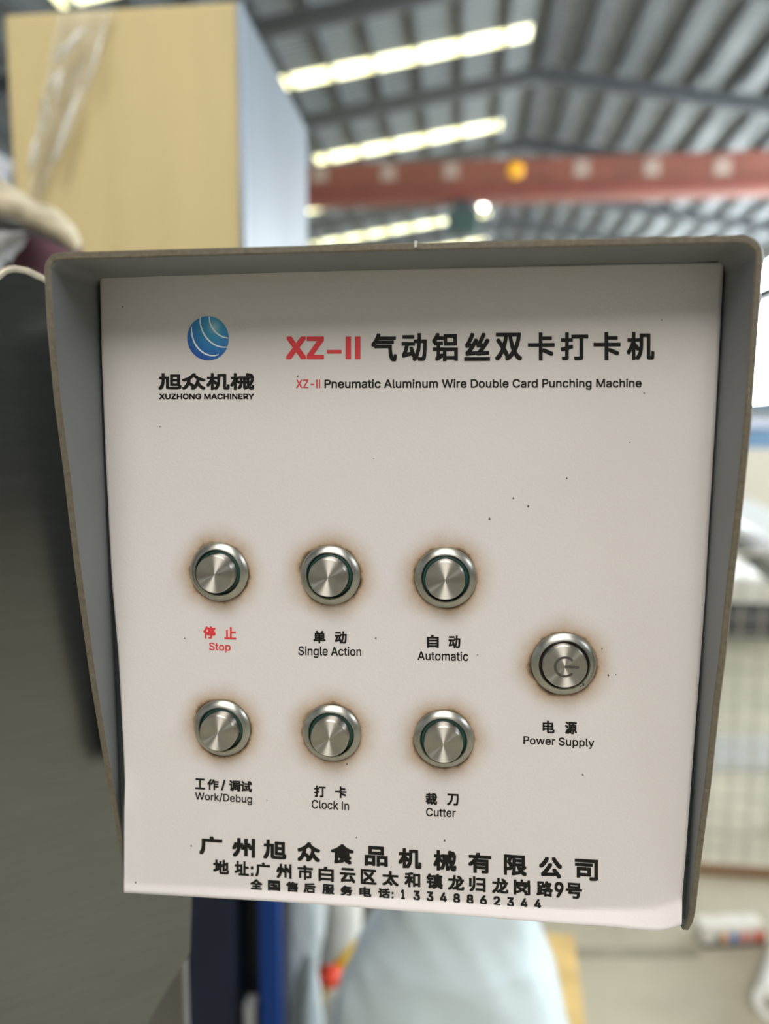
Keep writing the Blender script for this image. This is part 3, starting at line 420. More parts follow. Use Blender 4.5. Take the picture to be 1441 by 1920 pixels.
def stamp(bm, text, quad, off=0.0, y=TY):
    """lay the text into a quad given as left x, top, bottom, right x, top, bottom on the label;
    off = how many pixels every stroke is fattened on each side"""
    (xa, ta, ba, xb, tb, bb) = quad; UV, Fc = glyphs(text)
    xa += off; xb -= off; ta += off; tb += off; ba -= off; bb -= off
    sh = [(0, 0)] if off <= 0 else [(off * i, off * j) for i in (-1, 0, 1) for j in (-1, 0, 1)]
    for il, (sx, sy) in enumerate(sh):
        vs = []; yl = y - 0.000004 * il
        for u, v, layer in UV:
            px = xa + (xb - xa) * u; top = ta + (tb - ta) * u; bot = ba + (bb - ba) * u
            vs.append(bm.verts.new(at(px + sx, bot + (top - bot) * v + sy, yl - 0.000002 * layer)))
        for f in Fc:
            try: bm.faces.new([vs[i] for i in f])
            except ValueError: pass
def spread(bm, chars, centres, widths, line, off):
    """single characters along a line (xa, ta, ba, xb, tb, bb); every glyph fills its own cell"""
    xa, ta, ba, xb, tb, bb = line
    for i, ch in enumerate(chars):
        cx = centres[i]; w_ = widths[i] if isinstance(widths, (list, tuple)) else widths
        f = lambda px: ((px - xa) / (xb - xa))
        t = lambda px: ta + (tb - ta) * f(px); bo = lambda px: ba + (bb - ba) * f(px)
        x0, x1 = cx - w_ / 2, cx + w_ / 2
        if ch == ':':
            h0, h1 = t(cx), bo(cx); stamp(bm, ch, (x0, h0 + (h1 - h0) * .3, h1, x1, h0 + (h1 - h0) * .3, h1), off)
        else: stamp(bm, ch, (x0, t(x0), bo(x0), x1, t(x1), bo(x1)), off)
def lettering(name, mat_, fn, label=None):
    bm = nb(); fn(bm); o = obj(name, bm, mat_, face)
    if label: o['label'] = label
    return o
lettering('model_lettering', M_red, lambda bm: (stamp(bm, 'XZ', (535.5, 631, 673.5, 607, 631, 673.5), 2.0), stamp(bm, '–', (612, 656, 663, 640, 656, 663), 0),
          stamp(bm, 'II', (647.5, 631, 673.5, 675.5, 631, 673.5), 2.0)), 'bold red model lettering')
tcx = [719.4, 776.2, 833.8, 894.1, 953.1, 1014.3, 1076.5, 1137.5, 1200.4]; tw = [48, 47.5, 48.5, 48.5, 51, 50.5, 52, 51, 52]
lettering('title_lettering', M_ink, lambda bm: spread(bm, '气动铝丝双卡打卡机', tcx, tw, (695, 625, 678, 1226, 622, 675), 1.55), 'large black Chinese title')
lettering('small_model_lettering', M_red, lambda bm: stamp(bm, 'XZ-II', (554.6, 711.5, 727.5, 600, 711.5, 727.5), 0.25), 'small red model lettering')
lettering('subtitle_lettering', M_ink, lambda bm: stamp(bm, 'Pneumatic Aluminum Wire Double Card Punching Machine', (608, 711.3, 732.0, 1202.4, 709.8, 730.6), 0.45), 'English subtitle')
lettering('company_logo_lettering', M_ink, lambda bm: (spread(bm, '旭众机械', [318.5, 363, 408.5, 453.8], [43.5, 45, 43.5, 45], (296.8, 699.5, 731, 476.2, 699.5, 731), 1.2),
          stamp(bm, 'XUZHONG MACHINERY', (298, 738, 748.6, 476, 738, 748.6), 0.5)), 'black company lettering under the globe')
lettering('stop_lettering', M_red, lambda bm: (spread(bm, '停止', [392.2, 431.6], [23, 22], (380, 1174, 1197, 443, 1176, 1199), 0.75), stamp(bm, 'Stop', (391.6, 1204.5, 1222.5, 432, 1206, 1224), 0.3)), 'red lettering')
def cap(name, cjk, cx, w_, line, lat, q):
    lettering(name, M_ink, lambda bm: (spread(bm, cjk, cx, w_, line, 0.8), stamp(bm, lat, q, 0.3)))
cap('single_action_lettering', '单动', [598.6, 638.5], 22.5, (587, 1182.5, 1206, 650, 1183.5, 1207), 'Single Action', (559, 1211.5, 1233, 677, 1213, 1234.5))
cap('automatic_lettering', '自动', [811, 851.5], 22.5, (800, 1190.5, 1214.5, 863, 1191.5, 1215.5), 'Automatic', (782.6, 1220.5, 1238, 877.5, 1222, 1239.5))
cap('work_lettering', '工作/调试', [374.8, 399, 418.3, 439.5, 461.5], [19, 21.5, 8, 21.5, 21.5], (365, 1459, 1479.5, 472, 1465, 1485.5), 'Work/Debug', (365.4, 1484.5, 1503, 472.4, 1491, 1510))
cap('clock_lettering', '打卡', [599.5, 638.7], 21.5, (589, 1472.5, 1494.5, 650, 1475, 1497), 'Clock In', (584, 1499.5, 1516, 654, 1503, 1519.5))
cap('cutter_lettering', '裁刀', [808.3, 848.5], 22, (797, 1486, 1508.5, 859, 1489, 1511), 'Cutter', (798.4, 1514.5, 1530.5, 854, 1516.5, 1532.5))
cap('power_lettering', '电源', [1028, 1070], 22.5, (1017, 1351, 1374.5, 1082, 1353.5, 1377), 'Power Supply', (980.8, 1380, 1399, 1113.5, 1385, 1404.5))
Z8 = lambda x: 330 + x / 1.7573
lettering('company_lettering', M_ink, lambda bm: spread(bm, '广州旭众食品机械有限公司', [Z8(q) for q in (114, 222, 325, 437, 547, 659, 770, 885, 1000, 1117, 1233, 1351)], 43.5,
          (374.4, 1566.5, 1602, 1122, 1612.5, 1652.5), 1.6), 'large black company name')
lettering('address_lettering', M_ink, lambda bm: spread(bm, '地址:广州市白云区太和镇龙归龙岗路9号', [Z8(q) for q in (148, 216, 250, 285, 355, 425, 494, 565, 634, 706, 778, 851, 922, 992, 1067, 1139, 1214, 1261, 1310)],
          [30, 27, 5, 28, 29, 29, 29, 30, 30, 31, 30, 31, 31, 31, 31, 31, 31, 17, 31], (399.4, 1611, 1638, 1091.4, 1656.5, 1686), 1.15))
lettering('phone_lettering', M_ink, lambda bm: spread(bm, '全国售后服务电话:13348862344', [Z8(q) for q in (264, 322, 382, 439, 501, 561, 623, 685, 713, 747, 792, 836, 880, 924, 968, 1012, 1056, 1101, 1146, 1191)],
          [23] * 8 + [4] + [8] + [13] * 10, (469.4, 1647.5, 1667.5, 1015.7, 1686.5, 1704.5), 1.0))
# globe emblem
def globe_material(c):
    M = bpy.data.materials.new('blue_globe_ink'); M.use_nodes = True; nt = M.node_tree; N = nt.nodes; L = nt.links
    bs = N['Principled BSDF']; bs.inputs['Roughness'].default_value = 0.5
    tc = N.new('ShaderNodeTexCoord'); vd = N.new('ShaderNodeVectorMath'); vd.operation = 'DISTANCE'; L.new(tc.outputs['Object'], vd.inputs[0]); vd.inputs[1].default_value = c
    r = N.new('ShaderNodeValToRGB'); e = r.color_ramp.elements; mp = N.new('ShaderNodeMapRange'); mp.inputs[2].default_value = 0.0115; L.new(vd.outputs['Value'], mp.inputs[0]); L.new(mp.outputs[0], r.inputs[0])
    e[0].position = 0; e[0].color = (0.30, 0.55, 0.68, 1); e[1].position = 1; e[1].color = (0.008, 0.06, 0.32, 1)
    q = e.new(0.22); q.color = (0.04, 0.30, 0.52, 1); q = e.new(0.6); q.color = (0.012, 0.17, 0.46, 1)
    L.new(r.outputs[0], bs.inputs['Base Color']); return M
gc = at(389.6, 634.5, TY); g0 = at(350.8, 634.5, TY); g1 = at(389.6, 592.8, TY); grx, grz = abs(gc.x - g0.x), abs(g1.z - gc.z)
b = nb(); vs = [b.verts.new((gc.x + grx * math.cos(2 * math.pi * k / 72), TY, gc.z + grz * math.sin(2 * math.pi * k / 72))) for k in range(72)]; b.faces.new(vs)
gl = obj('globe_emblem', b, globe_material((0.0022, 0, 0.0036)), face, origin=gc); gl['label'] = 'blue striped globe emblem'
Z3 = lambda x, y: (260 + x / 2.882, 560 + y / 2.882)
b = nb()
for P in ([(285, 150), (287, 190), (300, 235), (325, 272), (360, 298), (400, 308), (432, 302)], [(333, 98), (332, 130), (342, 170), (365, 210), (400, 243), (440, 260), (478, 262)], [(381, 97), (383, 125), (396, 155), (420, 185), (450, 205), (483, 213)]):
    pts = [at(*Z3(*q), TY - 0.00004) for q in P]
    # smooth the arc
    fine = []
    for i in range(len(pts) - 1):
        p0, p1, p2, p3 = pts[max(i - 1, 0)], pts[i], pts[i + 1], pts[min(i + 2, len(pts) - 1)]
        for k in range(6):
            t = k / 6; fine.append(0.5 * ((2 * p1) + (p2 - p0) * t + (2 * p0 - 5 * p1 + 4 * p2 - p3) * t * t + (3 * p1 - p0 - 3 * p2 + p3) * t ** 3))
    fine.append(pts[-1]); prev = None
    for i, p in enumerate(fine):
        t = (fine[min(i + 1, len(fine) - 1)] - fine[max(i - 1, 0)]).normalized(); nn = Vector((-t.z, 0, t.x)) * (0.00015 + 0.00012 * math.sin(math.pi * i / (len(fine) - 1)))
        cur = (b.verts.new(p + nn), b.verts.new(p - nn))
        if prev: b.faces.new((prev[0], prev[1], cur[1], cur[0]))
        prev = cur
obj('globe_stripes', b, mat('white_stripe_ink', (0.75, 0.80, 0.82), 0.5), face)
# dirt specks
b = nb()
for px, py, r in ((917, 973, 2.2), (962, 934, 1.6), (990, 949, 1.8), (1062, 897, 1.4), (704, 1197, 1.8), (895, 1228, 1.1), (1128, 1216, 1.4), (1140, 1266, 1.8), (1154, 1265, 1.0), (558, 705, 1.2), (1207, 737, 1.3), (1092, 1453, 1.8), (358, 1586, 1.8), (668, 1570, 1.4),
                  (833, 1576, 2.0), (650, 1433, 1.4), (500, 1501, 1.1), (254, 1655, 1.8), (346, 1197, 1.3), (1242, 1722, 1.4), (300, 800, 1), (1180, 830, 1.0), (700, 860, 0.9), (1240, 600, 1.0), (230, 575, 1.3)):
    c = at(px, py, TY); rr_ = r * 0.00018; n_ = 9; ph = random.random() * 6
    b.faces.new([b.verts.new((c.x + rr_ * (0.7 + 0.5 * random.random()) * math.cos(ph + 2 * math.pi * k / n_), TY, c.z + rr_ * 1.3 * (0.7 + 0.5 * random.random()) * math.sin(ph + 2 * math.pi * k / n_))) for k in range(n_)])
sp = obj('dirt_specks', b, mat('dark_dirt', (0.10, 0.085, 0.07), 0.8), face); sp['kind'] = 'stuff'

# --- push buttons
def cap_material():
    M = bpy.data.materials.new('spun_steel_cap'); M.use_nodes = True; nt = M.node_tree; N = nt.nodes; L = nt.links
    bs = N['Principled BSDF']; bs.inputs['Metallic'].default_value = 1; bs.inputs['Roughness'].default_value = 0.42
    bs.inputs['Base Color'].default_value = (0.62, 0.60, 0.55, 1); bs.inputs['Anisotropic'].default_value = 0.98; bs.inputs['Anisotropic Rotation'].default_value = 0.25
    tg = N.new('ShaderNodeTangent'); tg.direction_type = 'RADIAL'; tg.axis = 'Y'; L.new(tg.outputs[0], bs.inputs['Tangent'])
    tc = N.new('ShaderNodeTexCoord'); ln = N.new('ShaderNodeVectorMath'); ln.operation = 'LENGTH'; L.new(tc.outputs['Object'], ln.inputs[0])
    n_ = N.new('ShaderNodeTexNoise'); n_.noise_dimensions = '1D'; n_.inputs['Scale'].default_value = 5000; n_.inputs['Detail'].default_value = 2; L.new(ln.outputs['Value'], n_.inputs['W'])
    r = N.new('ShaderNodeValToRGB'); r.color_ramp.elements[0].color = (0.40, 0.38, 0.345, 1); r.color_ramp.elements[1].color = (0.56, 0.54, 0.49, 1); L.new(n_.outputs['Fac'], r.inputs[0]); L.new(r.outputs[0], bs.inputs['Base Color'])
    return M
M_cap = cap_material()
def push_button(px, py, s, power=False):
    c = at(px, py, -0.0012); c = Vector((c.x, SY, c.z))
    b = nb(); lathe_y(b, c, [(0.0076 * s, 0.0016), (0.0100 * s, 0.0016), (0.0100 * s, -0.0010), (0.0097 * s, -0.0015), (0.0083 * s, -0.0024), (0.0079 * s, -0.0025), (0.0076 * s, -0.0022), (0.0076 * s, 0.0016)], 72)
    bz = obj('push_button', b, M_bezel, cb, True, auto=28)
    ro = 0.00762 * s; ri = (0.0070 if power else 0.00635)
    b = nb(); lathe_y(b, c, [(ri - 0.0002, 0.001), (ri - 0.0002, -0.0012), (ri + 0.0003, -0.0016), (ro - 0.0003, -0.0014), (ro, -0.0010), (ro, 0.001)], 72)
    obj('light_ring', b, M_ring_b if power else M_ring, bz, True, auto=30)
    h = 0.0040 if power else 0.0055
    b = nb(); lathe_y(b, c, [(ri, 0.0005), (ri, -h + 0.0003), (ri - 0.0003, -h), (ri - 0.0012, -h), (ri * 0.5, -h), (0.0006, -h), (0, -h)], 72)
    k = obj('button_cap', b, M_cap, bz, True, origin=(c.x, c.y - h, c.z), auto=30)
    if power:
        b = nb(); yy = c.y - h - 0.00003; R0, R1 = 0.0027, 0.0035; A = [math.radians(48 + (312 - 48) * i / 40) for i in range(41)]
        pr = None
        for a in A:
            cu = (b.verts.new((c.x + R0 * math.cos(a), yy, c.z + R0 * math.sin(a))), b.verts.new((c.x + R1 * math.cos(a), yy, c.z + R1 * math.sin(a))))
            if pr: b.faces.new((pr[0], pr[1], cu[1], cu[0]))
            pr = cu
        def disc(cx, cz, r):
            b.faces.new([b.verts.new((cx + r * math.cos(2 * math.pi * i / 16), yy - 0.00001, cz + r * math.sin(2 * math.pi * i / 16))) for i in range(16)])
        for a in (A[0], A[-1]): disc(c.x + (R0 + R1) / 2 * math.cos(a), c.z + (R0 + R1) / 2 * math.sin(a), (R1 - R0) / 2)
        x0, x1 = c.x + 0.0002, c.x + 0.0040; r = 0.00042
        b.faces.new([b.verts.new(q) for q in ((x0, yy, c.z - r), (x1, yy, c.z - r), (x1, yy, c.z + r), (x0, yy, c.z + r))]); disc(x0, c.z, r); disc(x1, c.z, r)
        o = obj('power_symbol', b, mat('engraved_symbol', (0.05, 0.045, 0.04), 0.6), bz); o['label'] = 'dark engraved power symbol turned on its side'
        # worn notch on the lower right of the ring
        b = nb()
        for da, dr, r_ in ((-40, 0.0080, .0005), (-44, 0.0084, .0006), (-47, 0.0079, .0006), (-51, 0.0085, .0005), (-55, 0.0080, .0004), (-46, 0.0089, .0004)):
            a = math.radians(da); q = Vector((c.x + dr * math.cos(a), c.y - 0.0021, c.z + dr * math.sin(a)))
            bmesh.ops.create_icosphere(b, subdivisions=2, radius=r_, matrix=Matrix.Translation(q) @ Matrix.Diagonal((1, 0.7, 1, 1)))
        o = obj('grime', b, mat('black_grime', (0.03, 0.03, 0.028), 0.7), bz); o['kind'] = 'stuff'
    return bz
for i, (px, py, s) in enumerate(BTN): 
    o = push_button(px, py, s, i == 6)
    o['label'] = ['round steel button above the red stop lettering', 'round steel button above Single Action', 'round steel button above Automatic', 'round steel button above Work/Debug', 'round steel button above Clock In', 'round steel button above Cutter', 'round steel power button at the right'][i]

# ---------------------------------------------------------------- machine housing at the left
mh = thing('clipping_machine', (-0.18, 0.10, 0), 'tall brushed grey steel machine housing at the left edge beside the control box', 'machine')
# side plate turned about 31 degrees towards the viewer
A0 = at(-70, 800, 0.030); ang = math.radians(35); dirx, diry = math.cos(ang), math.sin(ang)
def plate_at(px, py, off=0.0):
    d = ray(px, py); nrm = Vector((diry, -dirx, 0)); t = ((A0 - CAM) + nrm * off).dot(nrm) / d.dot(nrm); return CAM + d * t
outl = [(-70, 520), (0, 512), (14, 503), (28, 501), (50, 505), (83, 521), (140, 548), (250, 640), (340, 900), (362, 1500), (360, 1700), (357, 1790), (300, 1880), (262, 1950), (180, 2100), (-70, 2250)]
nrm = Vector((diry, -dirx, 0))
b = nb(); prism(b, [plate_at(*q) for q in outl], -nrm * 0.004); bmesh.ops.bevel(b, geom=[e for e in b.edges], offset=0.0008, segments=2, affect='EDGES')
obj('side_plate', b, M_steel, mh)
rim = [plate_at(q[0], q[1] + 2, 0.0) - nrm * 0.002 for q in ((-30, 540), (0, 517), (10, 508), (20, 505), (28, 504), (50, 508), (83, 524), (110, 537))]
b = nb(); tube(b, rim, 0.0022, 10); o = obj('rim', b, M_steel_rim, mh, True); o['label'] = 'bright cream rim along the top edge'
q = plate_at(300, 1880); 
b = nb(); c0 = at(296, 1850, 0.22); c1 = at(344, 1850, 0.22)
box(b, c0.x - 0.12, c1.x, 0.22, 0.232, 0.0, 1.26, 0.003); obj('column', b, mat('dark_grey_column', (0.10, 0.095, 0.085), 0.5, 0.2, 0.1, 20), mh)
b = nb(); box(b, -0.19, -0.10, 0.10, 0.23, ZC - 0.06, ZC - 0.005, 0.003); obj('bracket', b, M_encl, mh)

# ---------------------------------------------------------------- stand, carton and cloths behind
D1 = 0.80
M_navy = mat('dark_navy_paint', (0.010, 0.015, 0.030), 0.55, var=0.2, scale=6, spec=0.2)
st = thing('equipment_stand', (-0.5, 0.9, 0), 'dark navy equipment stand with a bright blue corner post below the panel', 'stand')
STZ = CAM.z - 0.02
xr = at(522, 1800, 0.90).x; xl_ = at(486, 1800, 0.90).x
b = nb(); box(b, xl_, xr, 0.90, 0.935, 0, STZ - 0.03, 0.003); o = obj('post', b, mat('royal_blue_paint', (0.006, 0.040, 0.19), 0.5, spec=0.2), st); o['label'] = 'bright royal blue corner post'
pxr = at(436, 1800, 0.86).x
b = nb(); box(b, -0.75, pxr, 0.86, 1.5, 0.0, STZ - 0.03, 0.004); obj('cabinet_body', b, M_navy, st)
b = nb(); box(b, pxr + 0.002, xl_ - 0.001, 0.95, 1.45, 0.0, STZ - 0.03); obj('recess_shade_block', b, mat('void_shade_black', (0.006, 0.007, 0.010), 0.6), st)  # solid block, its black colour stands in for the shade of an open void
b = nb(); box(b, -0.78, -0.255, 0.42, 1.55, STZ - 0.03, STZ, 0.003); obj('top', b, M_navy, st)
b = nb(); tube(b, [(-0.62, 0.55, 0), (-0.62, 0.55, STZ - 0.03)], 0.02, 12); obj('leg', b, M_navy, st)
p = at(458, 1905, 0.87)
gp = nb(); box(gp, p.x - 0.010, p.x + 0.009, 0.895, 0.925, 0.0, p.z - 0.004, 0.003)
tag(obj('steel_angle', gp, mat('pale_grey_steel', (0.42, 0.43, 0.44), 0.5, 0.4)), 'pale grey upright steel piece between the navy stand and its blue post', 'bracket')

M_card = mat('brown_cardboard', (0.56, 0.46, 0.235), 0.75, 0, 0.05, 5, 0.1, 80, stretch=(3, 1, 0.4))
M_side = mat('wrapped_side_daylight_tint', (0.080, 0.104, 0.130), 0.4, 0, 0.3, 3.5, 0.3, 14, stretch=(1, 1, 0.5))  # bluish base colour stands in for daylight reflected by the film
p0 = at(6, 22, D1); p1 = at(446, -2, D1); pb = at(575, 235, D1 + 0.41)
cz1 = at(200, 15, D1).z; cx0, cx1 = p0.x, at(452, 200, D1).x
ct = thing('cardboard_carton', ((cx0 + cx1) / 2, D1, STZ), 'large tan cardboard carton wrapped in clear film standing behind the control box', 'carton')
cyb = D1 + 0.425
b = nb(); box(b, cx0, cx1, D1, cyb, STZ, cz1, 0.006); obj('carton_body', b, M_card, ct)
b = nb(); box(b, cx1 + 0.0005, cx1 + 0.0035, D1 + 0.006, cyb - 0.004, STZ + 0.004, cz1 - 0.004, 0.001); o = obj('wrapped_side', b, M_side, ct); o['label'] = 'film covered side face with reflected blue daylight painted in'
b = nb(); tube(b, [(cx1 + 0.0005, D1 - 0.0005, STZ + 0.004), (cx1 + 0.0005, D1 - 0.0005, cz1 - 0.004)], 0.0055, 10); o = obj('corner_film', b, mat('pale_corner_film', (0.24, 0.29, 0.35), 0.35), ct, True); o['label'] = 'pale blue film edge at the corner'
def film_material(name='clear_film', tr=0.72):
    M = bpy.data.materials.new(name); M.use_nodes = True; nt = M.node_tree; N = nt.nodes; L = nt.links
    out = N['Material Output']; bs = N['Principled BSDF']; bs.inputs['Base Color'].default_value = (0.80, 0.80, 0.76, 1); bs.inputs['Roughness'].default_value = 0.12; bs.inputs['Specular IOR Level'].default_value = 1.0
    t = N.new('ShaderNodeBsdfTransparent'); mx = N.new('ShaderNodeMixShader'); mx.inputs[0].default_value = tr
    L.new(bs.outputs[0], mx.inputs[1]); L.new(t.outputs[0], mx.inputs[2]); L.new(mx.outputs[0], out.inputs[0]); return M
M_film = film_material()
# crumpled band of stretch film running down the left of the carton front
fl = [(0, 108, 24), (0.3, 88, 130), (0.55, 70, 230), (0.8, 58, 310), (1, 50, 380)]; fr = [(0, 215, 16), (0.3, 178, 140), (0.55, 138, 240), (0.8, 100, 310), (1, 72, 385)]
def film_pt(u, v):
    xa, ya = lerp_poly(fl, v); xb, yb = lerp_poly(fr, v)
    a = noise.noise(Vector((u * 9, v * 2.2, 1.3))) * 0.008 + noise.noise(Vector((u * 22, v * 5, 4.1))) * 0.004 + 0.006
    return at(xa + (xb - xa) * u, ya + (yb - ya) * u, D1 - 0.002 - abs(a))
b = nb(); grid(b, 40, 60, film_pt); obj('stretch_film', b, M_film, ct, True)
for pts, r in (([(95, 250), (84, 180), (74, 240), (66, 280)], .0016), ([(150, 55), (125, 90), (100, 95)], .002), ([(160, 50), (140, 75), (112, 110), (95, 112)], .0016), ([(120, 130), (100, 150), (86, 175)], .0016),
               ([(115, 130), (108, 165), (100, 195)], .0016), ([(150, 165), (128, 225), (108, 290), (95, 310)], .0020), ([(195, 50), (180, 110), (160, 170)], .0014), ([(70, 255), (64, 275), (60, 300), (56, 320)], .0022)):
    b = nb(); tube(b, [at(x, y, D1 - 0.023) for x, y in pts], [r * 0.5] + [r * 1.7] * (len(pts) - 2) + [r * 0.5], 8); obj('film_highlight_crease', b, film_material('crease_highlight_film', 0.15), ct, True)  # creases as pale near-opaque tubes, the film's highlights put into their colour

# dirty cream cloth folded over a maroon bundle
DC = 0.42
bx0, bx1 = at(-60, 480, DC + 0.11).x, at(150, 480, DC + 0.11).x
M_mar = mat('maroon_fabric', (0.085, 0.030, 0.040), 0.9, var=0.3, scale=20)
b = nb()
ztop = at(60, 425, DC + 0.11).z
def bundle(u, v):
    a = 2 * math.pi * u; t = v
    r = (1 - 0.35 * t ** 3) * (1 + 0.06 * noise.noise(Vector((math.cos(a) * 2, math.sin(a) * 2, t * 5))))
    if v >= 0.999: r = 0.02
    return Vector(((bx0 + bx1) / 2 + 0.085 * r * math.cos(a), DC + 0.11 + 0.075 * r * math.sin(a), STZ + (ztop - STZ) * t))
grid(b, 40, 24, bundle, True); bmesh.ops.holes_fill(b, edges=b.edges[:])
bmesh.ops.recalc_face_normals(b, faces=b.faces[:])
tag(obj('fabric_bundle', b, M_mar, None, True), 'dark maroon fabric bundle under the dirty cream cloth', 'bundle')
M_cloth = mat('dirty_cotton', (0.34, 0.295, 0.205), 0.9, 0, 0.40, 34, 0.3, 200)
M_cloth2 = mat('grey_cotton_lining', (0.20, 0.20, 0.20), 0.9, 0, 0.2, 30, 0.3, 200)
b = nb()
# arched fold: upper outline and hem outline, bulging towards the viewer
up_ = [(0, -90, 315), (0.3, -30, 328), (0.5, 8, 347), (0.68, 62, 385), (0.82, 100, 396), (0.93, 132, 425), (1, 147, 458)]
dn_ = [(0, -90, 398), (0.3, -30, 396), (0.5, 5, 402), (0.68, 60, 420), (0.82, 98, 436), (0.93, 128, 456), (1, 143, 470)]
def brim(u, v):
    xa, ya = lerp_poly(up_, u); xb, yb = lerp_poly(dn_, u)
    s = math.sin(math.pi * (0.12 + 0.5 * v)); w_ = noise.noise(Vector((u * 8, v * 3, 0.2))) * 0.004
    return at(xa + (xb - xa) * v, ya + (yb - ya) * v, DC + 0.075 - 0.075 * s + w_)
grid(b, 44, 16, brim)
cl = obj('draped_cloth', b, M_cloth, None, True); tag(cl, 'dirty cream cotton cloth folded above the top left corner of the control box', 'cloth')
sd = cl.modifiers.new('thickness', 'SOLIDIFY'); sd.thickness = 0.004; sd.offset = -1
hem1 = [(t, x, y + 6) for t, x, y in dn_]; hem2 = [(0, -90, 450), (0.3, -30, 445), (0.5, 5, 440), (0.68, 60, 436), (0.82, 98, 446), (0.93, 128, 462), (1, 143, 474)]
b = nb(); grid(b, 44, 8, lambda u, v: at(*[p_ + (q_ - p_) * v for p_, q_ in zip(lerp_poly(dn_, u), lerp_poly(hem2, u))], DC + 0.001 + 0.03 * v)); o = obj('hem', b, M_cloth2, cl, True); o['label'] = 'grey hem band of the cloth'
o.modifiers.new('thickness', 'SOLIDIFY').thickness = 0.003
la = [(0, -90, 450), (0.5, -20, 440), (1, 52, 432)]; lb = [(0, -90, 560), (0.5, -20, 520), (1, 18, 495)]
b = nb(); grid(b, 24, 14, lambda u, v: at(*[p_ + (q_ - p_) * v for p_, q_ in zip(lerp_poly(la, u), lerp_poly(lb, u))], DC + 0.012 + 0.012 * math.sin(6 * u + 3 * v)))
o = obj('hanging_flap', b, mat('white_cotton', (0.30, 0.30, 0.30), 0.9, 0, 0.15, 25), cl, True); o['label'] = 'paler hanging flap'
o.modifiers.new('thickness', 'SOLIDIFY').thickness = 0.003

# ---------------------------------------------------------------- bags below the panel
def bag(name, D, outline, depth, matl, label, cat, seed, amp=0.012, nv=50, zmin=None):
    """closed soft body: outline gives (px left, px right, py) from top to bottom, depth is its half thickness"""
    rows = []
    b = nb(); nu = 48
    tab = [(i / (len(outline) - 1),) + o for i, o in enumerate(outline)]
    def fn(u, v):
        for q0, q1 in zip(tab, tab[1:]):
            if v <= q1[0] + 1e-9:
                k = (v - q0[0]) / (q1[0] - q0[0]); xl = q0[1] + (q1[1] - q0[1]) * k; xr_ = q0[2] + (q1[2] - q0[2]) * k; py = q0[3] + (q1[3] - q0[3]) * k; break
        a = 2 * math.pi * u; L_ = at(xl, py, D); R_ = at(xr_, py, D); c = (L_ + R_) / 2; h = (R_ - L_).length / 2
        dd = min(depth, h * 0.9)
        p = Vector((c.x + h * math.cos(a), D + depth - dd * math.sin(-a) * 1.0, c.z))
        q = Vector((p.x * 9, p.y * 9, p.z * 3 + seed)); f = noise.noise(q) * amp + (0.5 - abs(noise.noise(Vector((p.x * 16 + p.z * 6, p.y * 14, p.z * 4 + seed))))) * amp * 1.3 + (0.4 - abs(noise.noise(Vector((p.x * 40 + p.z * 22, p.y * 30, p.z * 9 + seed))))) * amp * 0.6
        p += Vector((math.cos(a), math.sin(a), 0)) * f
        if zmin is not None: p.z = max(p.z, zmin)
        return p
    V = grid(b, nu, nv, fn, True)
    b.faces.new([r[0] for r in V]); b.faces.new([r[-1] for r in V][::-1])
    bmesh.ops.recalc_face_normals(b, faces=b.faces[:])
    return tag(obj(name, b, matl, None, True), label, cat)
def plastic(name, col, tr=0.25, rough=0.3):
    M = mat(name, col, rough, 0, 0.06, 10, 0, 1); N = M.node_tree.nodes; b_ = N['Principled BSDF']
    b_.inputs['Coat Weight'].default_value = 0.3; b_.inputs['Coat Roughness'].default_value = 0.15
    b_.inputs['Subsurface Weight'].default_value = 0.0
    return M
def px_floor(y): # pixel row where the floor lies at depth y (near the middle columns)
    return 799 + 1350 * CAM.z / (y - CAM.y)
M_blue_film = plastic('bluish_plastic_film', (0.56, 0.66, 0.70))
bag('plastic_sack', 0.62, [(735, 990, 1640), (722, 1008, 1700), (712, 1018, 1735), (706, 1024, 1790), (690, 1030, 1830), (668, 1040, 1870), (648, 1056, 1910), (620, 1075, 1980), (600, 1100, 2100), (590, 1110, 2500), (600, 1100, px_floor(0.62))], 0.11, M_blue_film,
    'large bluish white plastic sack standing under the lower right of the panel', 'sack', 3.0, 0.010)
bag('white_sack', 1.25, [(598, 664, 1600), (600, 668, 1680), (600, 671, 1740), (598, 668, 1790), (592, 655, 1815), (588, 650, 1850), (592, 652, 1950), (596, 655, px_floor(1.25))], 0.05, plastic('white_woven_plastic', (0.80, 0.81, 0.78)),
    'narrow bright white sack behind the yellow pole', 'sack', 9.0, 0.004)
bag('film_bundle', 0.95, [(528, 606, 1620), (526, 604, 1690), (526, 600, 1740), (526, 594, 1790), (527, 586, 1840), (528, 592, 1900), (530, 596, 2000), (530, 600, px_floor(0.95))], 0.035, plastic('grey_blue_film', (0.47, 0.53, 0.56)),
    'grey blue hanging film bundle right of the blue post', 'film', 14.0, 0.006)
